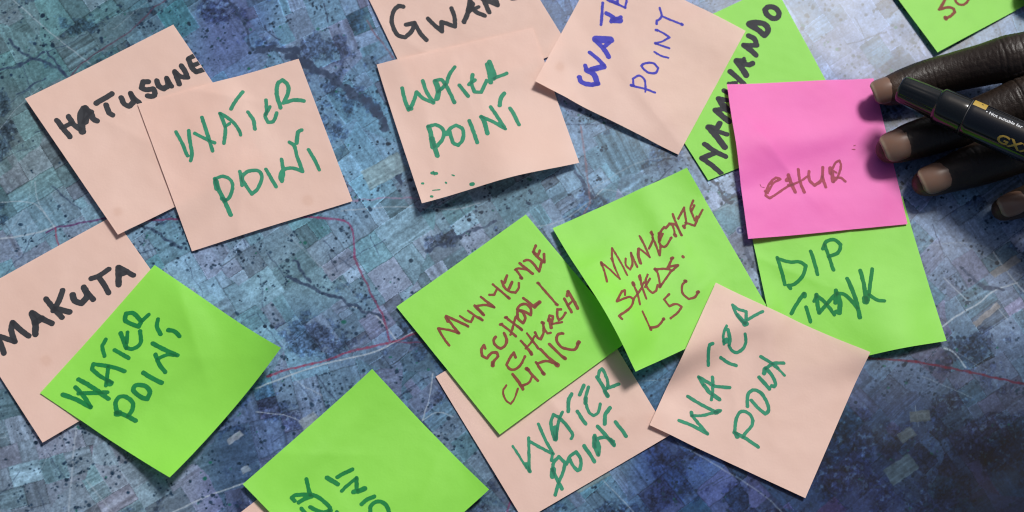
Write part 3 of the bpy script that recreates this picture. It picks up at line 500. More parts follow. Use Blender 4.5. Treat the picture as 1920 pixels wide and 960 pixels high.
 ('dip', 'green', [[110.7, 26.1], [186.8, 36.3], [200.9, -35.6], [122.1, -52.5]], {'bumps': [(0.72, 1.0, 0.24, 0.34, 4.0)], 'c2': 1.5, 'p': 2.6, 'seed': 11}, 'green2',
  '16,97,237,98,247,99,258,100,269,100,279,101,290,102,300,103,311,104,322,104,332,104,343,105,354,105,365;16,99,242,107,246,115,250,123,254,131,258,140,261,148,264,156,266,164,267,173,267,182,267,190,268,197,271,204,275,210,280,215,287,221,293,216,301,212,309,208,317,204,325,199,332,194,339,188,345,181,351,174,357,166,362,158,366,150,370,143,372,135,373,127,373,119,373,127,387;16,258,226,259,234,260,243,261,251,261,259,262,267,262,276,263,287,263,297,264,308,264,319,264,330,264,341;16,330,202,331,212,332,221,333,231,334,240,335,250,336,259,337,271,338,283,339,295,339,307,340,318,341,330;16,318,220,323,213,327,206,332,198,337,192,343,187,351,184,359,182,367,182,375,182,382,184,389,189,394,196,399,204,404,212,400,221,397,231,392,240,386,246,379,251,371,254,362,256,353,258,344,260,335,263;16,183,420,176,427,169,434,161,441,154,449,147,456,140,463,134,470,128,476,123,483,117,490,112,497,106,503;21,184,423,182,432;16,179,484,184,554;18,237,435,236,443,235,451,234,460,233,468,233,476,232,485,232,494,232,502,232,511,232,520;16,232,520,315,453;16,236,436,241,443,247,449,253,456,259,463,264,471,269,478,274,488,279,499,284,509,288,520,292,530,296,541;14,220,464,233,447;18,329,430,314,486;21,332,444,333,452,334,459,334,467,335,475,335,482,334,490,333,497,331,505,328,513,326,520,323,528,321,536,308,529;16,329,447,338,447,348,447,356,449,362,454,367,459,372,465,376,472,380,478,385,486,389,495,393,503,397,512,401,520,405,529;18,394,381,397,396,399,411,401,426,403,440,405,455,407,470,407,480,408,490,408,500,408,509,408,519,407,529,407,537,407,545,406,553,405,561,404,568,404,576;18,464,350,464,362,464,375,464,387,463,400,463,413,462,426,460,439,458,453,456,467,454,480,452,494,450,508;16,521,351,517,362,512,373,508,384,503,395,499,406,494,417,488,431,483,445,477,459,472,472,466,486,461,500;31,451,491,449,504;16,471,474,476,480,481,486,486,492,491,497,496,503,502,507,509,511,516,513,524,515,532,517'),
 ('pink', 'pink', [[103.5, 89.8], [177.4, 97.8], [187.8, 21.9], [109.8, 10.7]], {'L': 1.8, 'B': 0.4, 'bumps': [(0, 0.6, 0.25, 0.3, 1.2), (0.35, 0.4, 0.5, 0.12, 1.3)], 'seed': 12}, 'brown2',
  '10,193,481,184,477,176,475,169,479,161,483,154,489,147,496,142,502,136,508,131,515,127,522,122,529,118,539,115,549,112,560,130,574,138,570,145,566,153,563,160,559,168,555,178,549,187,544,196,538,206,533,216,528,225,523,236,519,246,516,257,513,268,510,278,507,289,502,296,499,304,495,311,491,319,486,326,482,333,478;9,197,485,189,488,181,491,173,493,166,497,159,501,153,507,147,515,141,523,135,531,130,539;13,114,538,124,547;16,238,469,239,476,241,484,242,492,243,500,245,507,247,515,249,522,251,530,253,537,255,545,257,553;18,226,492,233,487;15,231,517,252,517;14,291,442,290,452,290,462,289,472,289,482,288,493,289,502,290,512,291,521,293,530,296,539,298,549,300,558;14,342,456,340,464,338,472,337,480,336,488,337,496,339,504,344,512,350,519,355,527,365,522,375,518,384,513,391,505,397,497,402,487,404,480,406,472,408,464,410,456,411,448,413,440;14,402,487,408,540;18,449,447,445,472;19,453,469,450,514;10,455,456,461,447,467,438,472,430,479,422,489,417,500,414,502,422,504,430,503,437,500,447,497,457,492,466,487,476,482,485,477,494,471,501,464,507,457,512,450,518;11,463,497,472,497,482,498,491,500,497,506,503,513,509,520;8,461,461,474,472;4,571,363,586,364;3,583,346,591,344;2,94,502,95,509,98,516,113,520'),
 ('wpr', 'peach', [[93.7, -11.0], [163.8, -42.5], [130.1, -109.6], [61.0, -78.5]], {'B': 1.0, 'R': 0.2, 'L': 0.3, 'seed': 13}, 'green',
  '14,199,125,192,122,184,120,176,118,168,115,161,112,154,107,146,102,139,95,132,88,125,80,118,73,111,66,119,68,128,70,136,72,145,73,153,72,162,70,171,68,180,66,200,120;21,152,103,191,122;13,199,103,204,96,208,88,213,81,217,74,222,66,227,59,232,52,237,45,242,38,247,31;23,196,127,202,121;12,125,174,126,183,126,193,126,202,127,211,129,220,131,227,134,234,138,240,142,246,146,253,150,259;16,139,190,144,197,149,203,154,210,159,217,163,223,167,232,170,241,173,250;25,148,246,154,238;14,174,254,180,258,186,261,192,265,199,267,210,267,220,263,225,257,231,249,235,241,238,232,239,225,239,216,238,208,237,200,233,192,229,184,224,177,219,169;15,102,285,96,291,92,298,93,306,95,314,98,322,101,329,105,337,109,345,114,353,118,362,123,370,127,379;15,164,321,171,321,179,322,186,324,193,325,200,326,207,326,215,326,223,325,231,323,240,322;15,325,233,333,234,342,236,350,237,359,238,368,239,376,241,384,242,392,244,399,246,407,248,415,250;10,415,250,456,268;15,430,216,423,220,415,223,408,226,401,230,395,234,389,239,384,245,380,251,376,258,373,265,370,272,366,279;18,364,280,369,301;16,366,274,373,278,380,281,388,284,395,288,402,292,408,296,414,301,420,306,426,312,431,318,436,324,435,338,424,339;16,356,328,364,332,372,335,381,339,389,343,397,346,404,350,412,354,419,358;15,363,478,359,470,355,463,351,455,348,447,346,439,344,429,343,420,344,412,348,404,354,396,362,392,369,390,376,390,384,390,391,392,398,394,406,399,414,405,422,411,430,418,437,425,444,433,450,441,454,450,456,460,454,467,449,475,440,473,431,471,423,469,415,466,406,463,398,459,391,456,383,452,375,449,367,445;16,480,634,469,632,459,630,449,628,439,626,429,625,419,623,408,622,398,622,387,621,377,621,367,620,356,619;14,357,617,354,608,352,599,349,590,346,582,343,573,342,564,340,556,340,547,339,538,340,530,341,522,348,512,357,507,365,506,374,507,382,508,390,511,397,516,404,522,410,530,412,537,414,544,415,552,414,560,413,569,410,578,407,586,404,595,402,604,401,613,401,623;21,368,621,376,631;15,111,679,122,678,133,677,143,676,154,675,165,674,175,674,188,674,201,675,213,676,226,677,239,678,251,679;14,251,679,244,675,237,672,229,668,222,665,215,661,208,658,199,653,190,649,181,644,172,640,163,635,155,631;16,147,618,155,631;13,155,631,162,627,170,623,178,620,185,616,192,612,199,607,205,603,211,598,216,593,222,587,228,582,234,577,240,572,245,566,251,561,257,556,262,550;15,103,556,113,557,123,558,133,560,143,561,153,562,163,563,178,564,193,565,208,566,223,566,238,567,252,568;21,244,569,256,556;14,166,421,170,428,173,434,177,441,180,448,183,455,186,462,189,472,193,481,196,491,199,501,201,511,204,521;15,110,449,118,450,125,450,133,451,141,452,148,453,156,453,164,454,172,455,180,456,188,456,196,455,206,452,216,448,226,444,236,440,246,436,256,432;15,113,451,143,474;19,147,474,154,478,161,482,168,486,174,490,181,493,190,495,199,497,208,499,217,501,226,503,235,505'),
 ('gl', 'green', [[-204.5, -70.3], [-160.1, -10.9], [-102.1, -50.3], [-145.9, -107.7]], {'B': 2, 'R': 1.5, 'c2': 9, 'c3': 9, 'bumps': [(1, 0.4, 0.4, 0.3, 2.0)], 'p': 3.2, 'seed': 14}, 'green2',
  '19,474,77,477,71,483,66,491,61,499,57,506,53,511,59,517,66,522,73,524,80,524,89,523,99,521,108,519,118,516,128,514,137,505,140,497,142,488,144,485,133,482,120,479,108,477,96,476,85,477,74;17,514,137,558,143;20,418,98,414,106,409,114,405,122,401,130,397,137,392,145,387,153,383,161,378,169;18,378,169,381,177,384,185,387,192,392,197,398,200,404,203,412,205,419,206,427,206,433,204,441,200,447,194,454,187,461,179,467,172,474,165;16,439,121,398,152;17,359,63,352,65,344,66,337,68,329,70,323,74,318,79,313,85,308,92,303,99,299,107,294,113;18,341,131,342,140,342,149,343,158,343,167,344,177,344,185,345,193,346,201,346,210;18,287,238,286,229,284,221,282,212,280,204,278,195,275,187,272,178,269,170,266,162,262,154,258,144,254,135,250,126,245,116,241,107,237,98,214,110,213,119,212,128,211,136,210,145,209,154,209,162,209,173,210,184,211,196,212,207,213,218,214,228;18,264,162,189,216;31,206,216,207,223;20,144,95,145,108,146,122,147,136,148,149,148,163,149,177,148,193,148,208,147,224,147,239,146,254,146,269;20,50,88,53,100,56,111,58,123,61,134,64,146,66,158,67,170,68,182,69,194,70,207,70,219,71,231;19,107,109,106,117,104,126,103,134,102,143,100,151,98,160,94,172,90,184,85,196,81,208,76,219,71,231;19,93,141,99,150,106,158,112,167,118,176,124,185,130,193,136,202,142,210,148,219,155,227,161,235,167,243;20,134,435,133,425,132,415,132,404,130,394,129,384,127,374,125,367,123,360,120,353,117,346,114,339;31,115,346,119,351;19,115,346,121,339,126,331,132,323,138,316,144,310,152,305,160,302,169,300,177,300,183,303,189,309,193,315,196,322,197,331,198,341,197,350,195,360,192,368,188,374,182,379,176,383,169,387,162,390,155,392,147,392,140,392,132,392;20,240,330,237,337,235,346,234,355,233,364,233,374,234,382,235,391,239,400,243,409,251,406,260,404,269,401,275,397,280,389,283,380,285,370,285,361,283,353,279,345,275,337,270,330,264,325,257,323,249,324,243,328;20,329,311,330,320,330,330,330,339,331,348,331,358,332,367,333,376,334,384,335,393,336,402,338,410;18,426,298,421,306,416,315,411,323,407,332,402,340,398,349,395,357,393,365,391,373,389,382,387,390;16,415,319,422,323,430,327,437,331,445,335,452,340,458,345,462,350,466,356,469,363,472,370,476,377;20,461,251,462,261,463,272,464,282,465,292,466,302,468,313,469,324,471,336,473,347,475,359,477,370,479,382;18,564,193,556,198,548,202,540,207,534,213,529,220,525,228,522,236,518,244,515,252;19,550,267,553,274,557,281,560,288,561,295,561,303,559,312,557,320,555,329'),
 ('sli', 'peach', [[-92.7, -99.8], [-48.9, -151.6], [-98.5, -191.3], [-142.4, -142.3]], {'seed': 15}, None,
  ''),
 ('bot', 'green', [[-64.7, -158.6], [-116.0, -108.3], [-62.3, -56.4], [-10.5, -109.2]], {'R': 0.8, 'c3': 2.5, 'c1': 1.2, 'c2': 3.0, 'L': 2, 'p': 3.2, 'bumps': [(0.86, 0.45, 0.1, 0.6, 0.9)], 'seed': 16}, 'green2',
  '17,584,213,577,209,570,205,563,201,556,197,549,193,541,189,534,185,527,182,519,178;17,546,111,565,112,565,121,564,130,560,135,556,141,551,146,547,152,542,157,537,162,532,167,527,173,522,178,516,183,511,187,504,190,497,194,489,196,480,198,471,200,463,201,454,202,447,203,439,203,432,203,424,203,417,203,412,196,408,190,404,184,402,177,404,171,407,165,412,159,416,153,420,147;17,528,119,527,127,526,135,525,143,523,150,520,158,517,165,513,172,509,179;17,500,110,449,105;17,478,142,471,144,464,146,456,149,449,152,441,155,434,158,426,162,420,167,416,174,412,181,410,189,406,196;20,528,283,474,298;17,500,318,498,325,496,333,495,340,493,348,491,355,489,362,487,369,485,376,483,383,481,390;14,439,289,439,298,440,306,441,314,441,323,441,331,441,339,441,346,441,354,440,361,440,369,439,376;17,439,376,401,344;20,401,324,391,343;22,389,342,378,371;18,335,313,335,321,335,329,335,336,334,344,332,352,329,360,326,368,323,376;17,282,316,288,322,295,328,300,335,302,342,303,350,301,359,298,368,293,375,288,380,281,383,273,386,265,387,257,387,249,385,240,383,233,379,226,375,220,368,215,361,212,354,212,346,214,338,218,330,222,322,227,315,233,310,242,307,251,304,260,304,268,306,275,310,282,316;17,166,297,166,305,167,313,167,321,168,329,167,336,166,344,164,351,162,358,159,366,155,372,151,378,146,383,139,385,130,385,121,384,112,383,112,336,157,336;17,382,210,335,200,334,225'),
 ('tr', 'green', [[176.2, 168.3], [239.0, 208.3], [272.6, 150.3], [210.1, 112.4]], {'L': 1.6, 'B': 0.5, 'seed': 17}, 'brown',
  '16,155,605,167,607,178,608,190,608,201,606,212,602,223,599,227,587,229,577,224,568,217,560,208,555,199,551,189,548,179,546,169,544,158,541,170,535,182,529,194,522,204,516,214,509,225,503,235,497,246,493,255,491,265,491,276,491,286,492,296,492;22,158,601,158,609;14,286,506,279,518,272,529,268,540,266,550,268,560,271,568,280,578,292,584,303,584,315,582,326,577,335,571,342,564,350,556,357,548;14,399,553,432,611;14,457,508,486,584'),
]


LABELS = {
 'mak': 'peach sticky note cut by the left photo edge, reading MAKUTA in thick black capitals',
 'hat': 'peach sticky note reading HATUSUNE in thick black capitals up to its edge',
 'wpl': 'peach sticky note with green WATER POINT lettering, overlapping the HATUSUNE note',
 'gwa': 'peach sticky note at the top edge with thick black capitals starting GWAN',
 'wpc': 'peach sticky note with green WATER POINT and green ink specks, its lower edge lifted',
 'nam': 'lime green sticky note with thick black NAMWANDO lettering, partly under the pink note',
 'blu': 'peach sticky note with WATER POINT in blue ink, partly thick and blotted',
 'wpb': 'peach sticky note with green WATER POINT lettering, half under the lime SCHOOL note',
 'sch': 'lime green sticky note with brown MUNYENZE SCHOOL CHURCH CLINIC writing',
 'lsc': 'lime green sticky note with brown MUNYENZE SHEDS LSC writing, one corner raised',
 'dip': 'lime green sticky note reading DIP TANK in green, tucked under the pink note',
 'pink': 'bright pink sticky note reading CHUR in thin brown letters, beside the fingertips',
 'wpr': 'peach sticky note with slanting green WATER POINT, lying across the DIP TANK note corner',
 'gl': 'lime green sticky note with green WATER POINT lettering, curling over the MAKUTA note',
 'sli': 'peach sticky note nearly hidden under the lime note at the bottom edge',
 'bot': 'lime green sticky note cut by the bottom edge with upside-down green lettering',
 'tr': 'lime green sticky note at the top right edge with thin brown lettering above the fingers',
}
STAINS = {'hat': [(221, 397, 9)], 'wpl': [(577, 376, 10)], 'mak': [(86, 676, 10)], 'blu': [(1050, 125, 9)], 'wpb': [(1165, 790, 7)]}

def ink_mesh(code, paper, seed):
    """one clean outline mesh of all strokes of a note, laid on the paper"""
    h, n = .24, 320
    D = np.full((n, n), 9.0); cover = np.zeros((n, n))
    for st in code.split(';'):
        a = np.array([int(t) for t in st.split(',')], float) / 10
        w, pts = a[0] / 2, a[1:].reshape(-1, 2)
        if len(pts) == 1: pts = np.repeat(pts, 2, 0)
        lo = np.maximum(((pts.min(0) - w - 1) / h).astype(int), 0); hi = np.minimum(((pts.max(0) + w + 1) / h).astype(int) + 2, n)
        if (hi <= lo).any(): continue
        gx_, gy_ = np.meshgrid(np.arange(lo[0], hi[0]) * h, np.arange(lo[1], hi[1]) * h, indexing='ij')
        d = np.full(gx_.shape, 9.0)
        for p, q in zip(pts[:-1], pts[1:]):
            e = q - p; t = np.clip(((gx_ - p[0]) * e[0] + (gy_ - p[1]) * e[1]) / (e @ e + 1e-9), 0, 1)
            d = np.minimum(d, np.hypot(gx_ - p[0] - t * e[0], gy_ - p[1] - t * e[1]) - w)
        s = (slice(lo[0], hi[0]), slice(lo[1], hi[1]))
        D[s] = np.minimum(D[s], d); cover[s] += np.clip(-d / .25, 0, 1)
    gi, gj = np.meshgrid(np.arange(n) * h, np.arange(n) * h, indexing='ij')
    D = D - .07 + .36 * (fbm(gi / 1.3, gj / 1.3, seed, 3) - .5)
    lim = np.minimum(np.minimum(gi, 75.9 - gi), np.minimum(gj, 75.9 - gj))        # the pen stops at the paper's edge
    D = np.maximum(D, .05 - lim)
    verts, faces, ink, key = [], [], [], {}
    def vert(k, x, y, c):
        if k not in key:
            key[k] = len(verts); verts.append((x, y)); ink.append(c)
        return key[k]
    ins = D < 0
    any_ = ins[:-1, :-1] | ins[1:, :-1] | ins[:-1, 1:] | ins[1:, 1:]
    for i, j in zip(*np.nonzero(any_)):
        cs = [(i, j), (i + 1, j), (i + 1, j + 1), (i, j + 1)]
        poly = []
        for k in range(4):
            p, q = cs[k], cs[(k + 1) % 4]
            dp, dq = D[p], D[q]
            if dp < 0: poly.append(vert(p, p[0] * h, p[1] * h, cover[p]))
            if (dp < 0) != (dq < 0):
                t = min(max(dp / (dp - dq), .02), .98)
                kk = (p, q) if p < q else (q, p)
                poly.append(vert(kk, (p[0] + (q[0] - p[0]) * t) * h, (p[1] + (q[1] - p[1]) * t) * h, cover[p] * (1 - t) + cover[q] * t))
        if len(poly) >= 3: faces.append(poly[::-1])
    uv = np.array(verts) / 76.0
    P = paper.point(uv[:, 0], uv[:, 1]); P[:, 2] += .07
    return P, faces, np.clip((np.array(ink) - 1) * .6, 0, 1)

for si, (key_, stock, xy, L, ink, code) in enumerate(NOTES):
    pap = Paper(xy, L)
    G = pap.G; n = pap.N + 1
    cen = np.array([*np.mean(xy, 0), G[..., 2].min()])
    I, J = np.meshgrid(np.arange(n - 1), np.arange(n - 1), indexing='ij'); I = I.ravel(); J = J.ravel()
    q = np.stack([I * n + J, I * n + J + 1, (I + 1) * n + J + 1, (I + 1) * n + J], 1)
    note = mesh_object('sticky_note', G.reshape(-1, 3), q, PAPER[stock], None, cen)
    sv = np.zeros(n * n)
    pxy = seen(G.reshape(-1, 3))
    for sx, sy, sr in STAINS.get(key_, []):
        sv += 1.1 * np.exp(-(((pxy[:, 0] - sx) ** 2 + (pxy[:, 1] - sy) ** 2) / sr ** 2) ** 2)
    at_ = note.data.attributes.new('stain', 'FLOAT', 'POINT'); at_.data.foreach_set('value', sv.astype(np.float32))
    tag(note, LABELS[key_], 'sticky note', 'sticky notes stuck over the map')
    if code:
        P, F, C = ink_mesh(code, pap, 100 + si)
        o = mesh_object('handwriting', P, F, INK[ink], note, cen)
        at_ = o.data.attributes.new('ink', 'FLOAT', 'POINT'); at_.data.foreach_set('value', C.astype(np.float32))
    pap.settle()

# ------------------------------------------------------------------ the hand: one continuous body, grown from overlapping balls and fused
# chains of (photo x, photo y, height mm, radius mm)
CHAINS = {
 'index': [(1662, 171, 8.3, 6.6), (1676, 168, 8.8, 7.7), (1705, 158, 9.6, 8.7), (1745, 146, 11, 9.3), (1800, 132, 15, 9.8), (1850, 120, 20, 10.4), (1890, 110, 23.5, 11.1), (1930, 100, 26, 10.9), (2000, 78, 29, 10.4), (2070, 58, 33, 11.2), (2140, 45, 35, 12.5)],
 'middle': [(1668, 280, 8.3, 6.6), (1682, 275, 8.8, 7.9), (1712, 264, 9.8, 9.2), (1765, 247, 11, 9.8), (1830, 224, 14, 10.3), (1880, 204, 18, 10.7), (1920, 188, 21, 11.1), (1990, 163, 26, 10.6), (2070, 138, 32, 11.4), (2140, 122, 35, 13)],
 'ring': [(1734, 343, 7.8, 6.2), (1748, 339, 8.4, 7.4), (1785, 325, 9.6, 8.9), (1830, 310, 11, 10.3), (1890, 289, 15, 10.9), (1940, 271, 19, 10.6), (1980, 256, 21, 10.6), (2060, 226, 28, 10.6), (2140, 200, 33, 12.5)],
 'little': [(1881, 392, 7.4, 5.6), (1895, 387, 7.8, 6.6), (1930, 375, 9, 7.7), (1975, 358, 12, 8.4), (2020, 340, 16, 8.8), (2080, 316, 22, 8.8), (2145, 285, 28, 10.5)],
 'thumb': [(1938, -22, 8.2, 6.2), (1958, -28, 9.5, 8.2), (2010, -36, 12, 9.6), (2070, -34, 18, 10.6), (2150, -6, 24, 12), (2250, 60, 28, 15)],
}
PALM = [('index', (2140, 45, 35, 12.5), (2420, 150, 30, 20)), ('middle', (2140, 122, 35, 13), (2420, 175, 31, 22)), ('ring', (2140, 200, 33, 12.5), (2420, 205, 31, 22)), ('little', (2145, 285, 28, 10.5), (2420, 235, 29, 19)),
        ('thumb', (2250, 60, 28, 15), (2420, 150, 28, 19)), ('arm', (2420, 190, 30, 22), (2800, 300, 46, 36))]

def world(p):
    return np.array([*at(p[0], p[1], p[2]), p[3]])

def dense(ch, step):
    q = np.array([world(p) for p in ch]); out = [q[0]]
    for i in range(len(q) - 1):
        p0 = q[max(i - 1, 0)]; p1 = q[i]; p2 = q[i + 1]; p3 = q[min(i + 2, len(q) - 1)]
        k = max(2, int(np.linalg.norm((p2 - p1)[:3]) / step))
        for t in np.arange(1, k + 1) / k:
            out.append(.5 * (2 * p1 + (p2 - p0) * t + (2 * p0 - 5 * p1 + 4 * p2 - p3) * t * t + (3 * p1 - p0 - 3 * p2 + p3) * t ** 3))
    return np.array(out)

fingers = {k: dense(c, .9) for k, c in CHAINS.items()}
bm = bmesh.new()
bmesh.ops.create_icosphere(bm, subdivisions=3, radius=1.0)
SV = np.array([v.co[:] for v in bm.verts]); SF = np.array([[v.index for v in f.verts] for f in bm.faces]); bm.free()
balls = [b for c in fingers.values() for b in c[::2]]
for _, a, b in PALM:
    balls += list(dense([a, b], 2.0)[::2])
for a, b in [('index', 'middle'), ('middle', 'ring'), ('ring', 'little')]:          # webs between the knuckles
    A = fingers[a][-14:]; B = fingers[b][-14:]
    for t in (.33, .66):
        balls += [np.append((A[i] * (1 - t) + B[i] * t)[:3], 8.5) for i in range(0, 14, 2)]
balls = np.array(balls)
V = (balls[:, None, :3] + SV[None] * balls[:, None, 3:]).reshape(-1, 3)
F = (np.arange(len(balls))[:, None, None] * len(SV) + SF[None]).reshape(-1, 3)
m_skin, nt, bs = new_mat('skin')
tmp = mesh_object('person_rough', V, F, m_skin)
md = tmp.modifiers.new('fuse', 'REMESH'); md.mode = 'VOXEL'; md.voxel_size = .0005
sm = tmp.modifiers.new('smooth', 'SMOOTH'); sm.factor = .5; sm.iterations = 8
ev = tmp.evaluated_get(bpy.context.evaluated_depsgraph_get())
me = ev.to_mesh()
HV = np.empty(len(me.vertices) * 3, np.float32); me.vertices.foreach_get('co', HV); HV = HV.reshape(-1, 3).astype(float) / MM
HN = np.empty(len(me.vertices) * 3, np.float32); me.vertices.foreach_get('normal', HN); HN = HN.reshape(-1, 3).astype(float)
HF = [list(p.vertices) for p in me.polygons]
ev.to_mesh_clear()
bpy.data.objects.remove(tmp, do_unlink=True)

# pads of the fingertips press flat on the paper
for k in ('index', 'middle', 'ring', 'little', 'thumb'):
    pass
HV[:, 2] = np.where(HV[:, 2] < 2.2, 1.3 + (HV[:, 2] - 1.3) * .35, HV[:, 2])
HV[:, 2] = np.maximum(HV[:, 2], .9)
# skin folds across the joints, fine cross-hatching between them, lighter skin on tips and sides
tone = np.zeros(len(HV)); fold = np.zeros(len(HV))
JOINTS = {'index': [(1738, 4.6, .5), (1893, 7.5, 1)], 'middle': [(1760, 4.6, .5), (1920, 7.5, 1)], 'ring': [(1822, 4.6, .5), (1975, 7, 1)], 'little': [(1965, 4, .5), (2040, 6, 1)], 'thumb': [(2020, 6, .8)]}
frng = np.random.RandomState(3)
for k, c in fingers.items():
    s = np.concatenate([[0], np.cumsum(np.linalg.norm(np.diff(c[:, :3], axis=0), axis=1))])
    sx = seen(c[:, :3])[:, 0]
    lo, hi = c[:, :3].min(0) - 14, c[:, :3].max(0) + 14
    ids = np.flatnonzero(((HV > lo) & (HV < hi)).all(1))
    if not len(ids): continue
    for ch in np.array_split(ids, max(1, len(ids) // 4000)):
        d = np.linalg.norm(HV[ch][:, None] - c[None, :, :3], axis=2)
        j = d.argmin(1); dm = d.min(1)
        mine = dm < c[j, 3] * 1.25
        ch = ch[mine]; j = j[mine]
        ax = np.gradient(c[:, :3], axis=0); ax /= np.linalg.norm(ax, axis=1)[:, None]
        sv = s[j] + ((HV[ch] - c[j, :3]) * ax[j]).sum(1)
        up = (HV[ch, 2] - c[j, 2]) / c[j, 3]
        dors = np.clip(up * 1.6 + .15, 0, 1)
        side = (HV[ch, 1] - c[j, 1]) / c[j, 3]
        f = np.zeros(len(ch))
        for x0, half, amp in JOINTS[k]:
            s0 = np.interp(x0, sx, s)
            for off in np.cumsum(frng.uniform(.8, 3.2, int(half * 2 / 2.0))) - half:
                o2 = off + frng.normal(0, .25); bend = frng.uniform(-1.6, 1.6) + off * .2
                g = sv - s0 - o2 - bend * side ** 2 - .5 * (vnoise(HV[ch, 1] / 2.2, HV[ch, 2] / 2.2 + off * 9, 90) - .5)
                f += amp * frng.choice([.1, .2, .32, .6]) * np.exp(-(g / .42) ** 2) * np.exp(-((sv - s0) / (half * 1.2)) ** 2)
            HV[ch] += HN[ch] * (.5 * amp * np.exp(-((sv - s0) / half) ** 2) * dors)[:, None]
        f += .3 * np.maximum(0, vnoise(sv / .9 + side * 1.3, side * 5.5 - sv / 2.2, 95) - .5)
        fold[ch] = f * dors
        tip = np.clip(1 - sv / 9.0, 0, 1)
        tone[ch] = np.maximum(tone[ch], np.clip(.55 * tip + .9 * np.clip(.05 - up, 0, 1) * (1 - .4 * np.clip(sv / 40, 0, 1)), 0, 1))
HV -= HN * fold[:, None]
origin = np.array([HV[:, 0].mean(), HV[:, 1].mean(), 0.9])
person = mesh_object('person', HV, HF, m_skin, None, origin)
a_ = person.data.attributes.new('tone', 'FLOAT', 'POINT'); a_.data.foreach_set('value', tone.astype(np.float32))
tag(person, 'dark-skinned hand with fingertips resting on the map and the pink note edge', 'person')
an = node(nt, 'ShaderNodeAttribute', attribute_name='tone')
nz = noise_node(nt, 420, 4)
mix = node(nt, 'ShaderNodeMix', data_type='RGBA'); mix.inputs['A'].default_value = (.016, .0105, .0075, 1); mix.inputs['B'].default_value = (.088, .046, .028, 1)
ad = node(nt, 'ShaderNodeMath', operation='MULTIPLY_ADD', use_clamp=True); ad.inputs[1].default_value = .12
nt.links.new(nz.outputs['Fac'], ad.inputs[0]); nt.links.new(an.outputs['Fac'], ad.inputs[2])
nt.links.new(ad.outputs[0], mix.inputs['Factor']); nt.links.new(mix.outputs['Result'], bs.inputs['Base Color'])
bs.inputs['Roughness'].default_value = .44; bs.inputs['Specular IOR Level'].default_value = .36
bs.inputs['Subsurface Weight'].default_value = .0
bs.inputs['Subsurface Radius'].default_value = (.002, .0008, .0005)
bs.inputs['Subsurface Scale'].default_value = .6
vz = node(nt, 'ShaderNodeTexVoronoi'); tc = node(nt, 'ShaderNodeTexCoord'); vz.inputs['Scale'].default_value = 1500
nt.links.new(tc.outputs['Object'], vz.inputs['Vector'])
bp = node(nt, 'ShaderNodeBump'); bp.inputs['Strength'].default_value = .35; bp.inputs['Distance'].default_value = .0002
nt.links.new(vz.outputs['Distance'], bp.inputs['Height']); nt.links.new(bp.outputs['Normal'], bs.inputs['Normal'])

# fingernails
m_nail, nt, bs = new_mat('nail')
an = node(nt, 'ShaderNodeAttribute', attribute_name='free_edge')
mix = node(nt, 'ShaderNodeMix', data_type='RGBA'); mix.inputs['A'].default_value = (.19, .112, .08, 1); mix.inputs['B'].default_value = (.29, .22, .155, 1)
nz = noise_node(nt, 300, 2)
mx2 = node(nt, 'ShaderNodeMix', data_type='RGBA'); mx2.inputs['B'].default_value = (.20, .10, .06, 1)
mr = node(nt, 'ShaderNodeMapRange'); mr.inputs['From Min'].default_value = .4; mr.inputs['From Max'].default_value = .8; mr.inputs['To Max'].default_value = .7
nt.links.new(nz.outputs['Fac'], mr.inputs['Value']); nt.links.new(mr.outputs['Result'], mx2.inputs['Factor'])
nt.links.new(an.outputs['Fac'], mix.inputs['Factor']); nt.links.new(mix.outputs['Result'], mx2.inputs['A']); nt.links.new(mx2.outputs['Result'], bs.inputs['Base Color'])
bs.inputs['Roughness'].default_value = .3; bs.inputs['Specular IOR Level'].default_value = .5

def fingernail(chain, cx, length, halfw, tilt):
    c = fingers[chain]; sx = seen(c[:, :3])[:, 0]
    i = int(np.abs(sx - cx).argmin())
    p = c[i, :3]; r = c[i, 3]
    i2 = min(i + 10, len(c) - 1)
    t = c[0, :3] - c[i2, :3]; t /= np.linalg.norm(t)                    # towards the tip
    n_ = np.array([0, tilt, 1.0]); n_ -= t * (n_ @ t); n_ /= np.linalg.norm(n_)
    s_ = np.cross(t, n_)
    nu, nv = 18, 18
    verts, fe = [], []
    for iu in range(nu + 1):
        b = iu / nu * 2 - 1                                              # -1 cuticle .. 1 free edge
        e = (1 - abs(b) ** 2.2 * .985) ** .5 if b < 0 else (1 - abs(b) ** 3.6 * .78) ** .5
        for iv in range(nv + 1):
            a = (iv / nv * 2 - 1) * e
            ang = a * halfw / r
            q = p + t * (b * length / 2 + .9 * (1 - a * a) * (b > 0) * b) + s_ * math.sin(ang) * (r * 1.02) + n_ * (math.cos(ang) * (r * 1.02) + .42 - (0.030 * (b * length / 2 + 1.0) ** 2 if b * length / 2 > -1 else 0) - .5 * max(-b - .8, 0))
            verts.append(q); fe.append(np.clip((b - .80 + .1 * a * a) / .06, 0, 1))
    top = np.array(verts); bot = top - n_ * .7
    N_ = len(top); w = nv + 1
    fs = []
    for iu in range(nu):
        for iv in range(nv):
            a0 = iu * w + iv
            fs.append([a0, a0 + 1, a0 + w + 1, a0 + w]); fs.append([N_ + a0, N_ + a0 + w, N_ + a0 + w + 1, N_ + a0 + 1])
    ring = [iv for iv in range(w)] + [iu * w + nv for iu in range(1, nu + 1)] + [nu * w + iv for iv in range(nv - 1, -1, -1)] + [iu * w for iu in range(nu - 1, 0, -1)]
    for a0, b0 in zip(ring, ring[1:] + ring[:1]):
        fs.append([b0, a0, N_ + a0, N_ + b0])
    o = mesh_object('fingernail', np.concatenate([top, bot]), fs, m_nail, person, origin)
    at_ = o.data.attributes.new('free_edge', 'FLOAT', 'POINT'); at_.data.foreach_set('value', np.concatenate([fe, fe]).astype(np.float32))

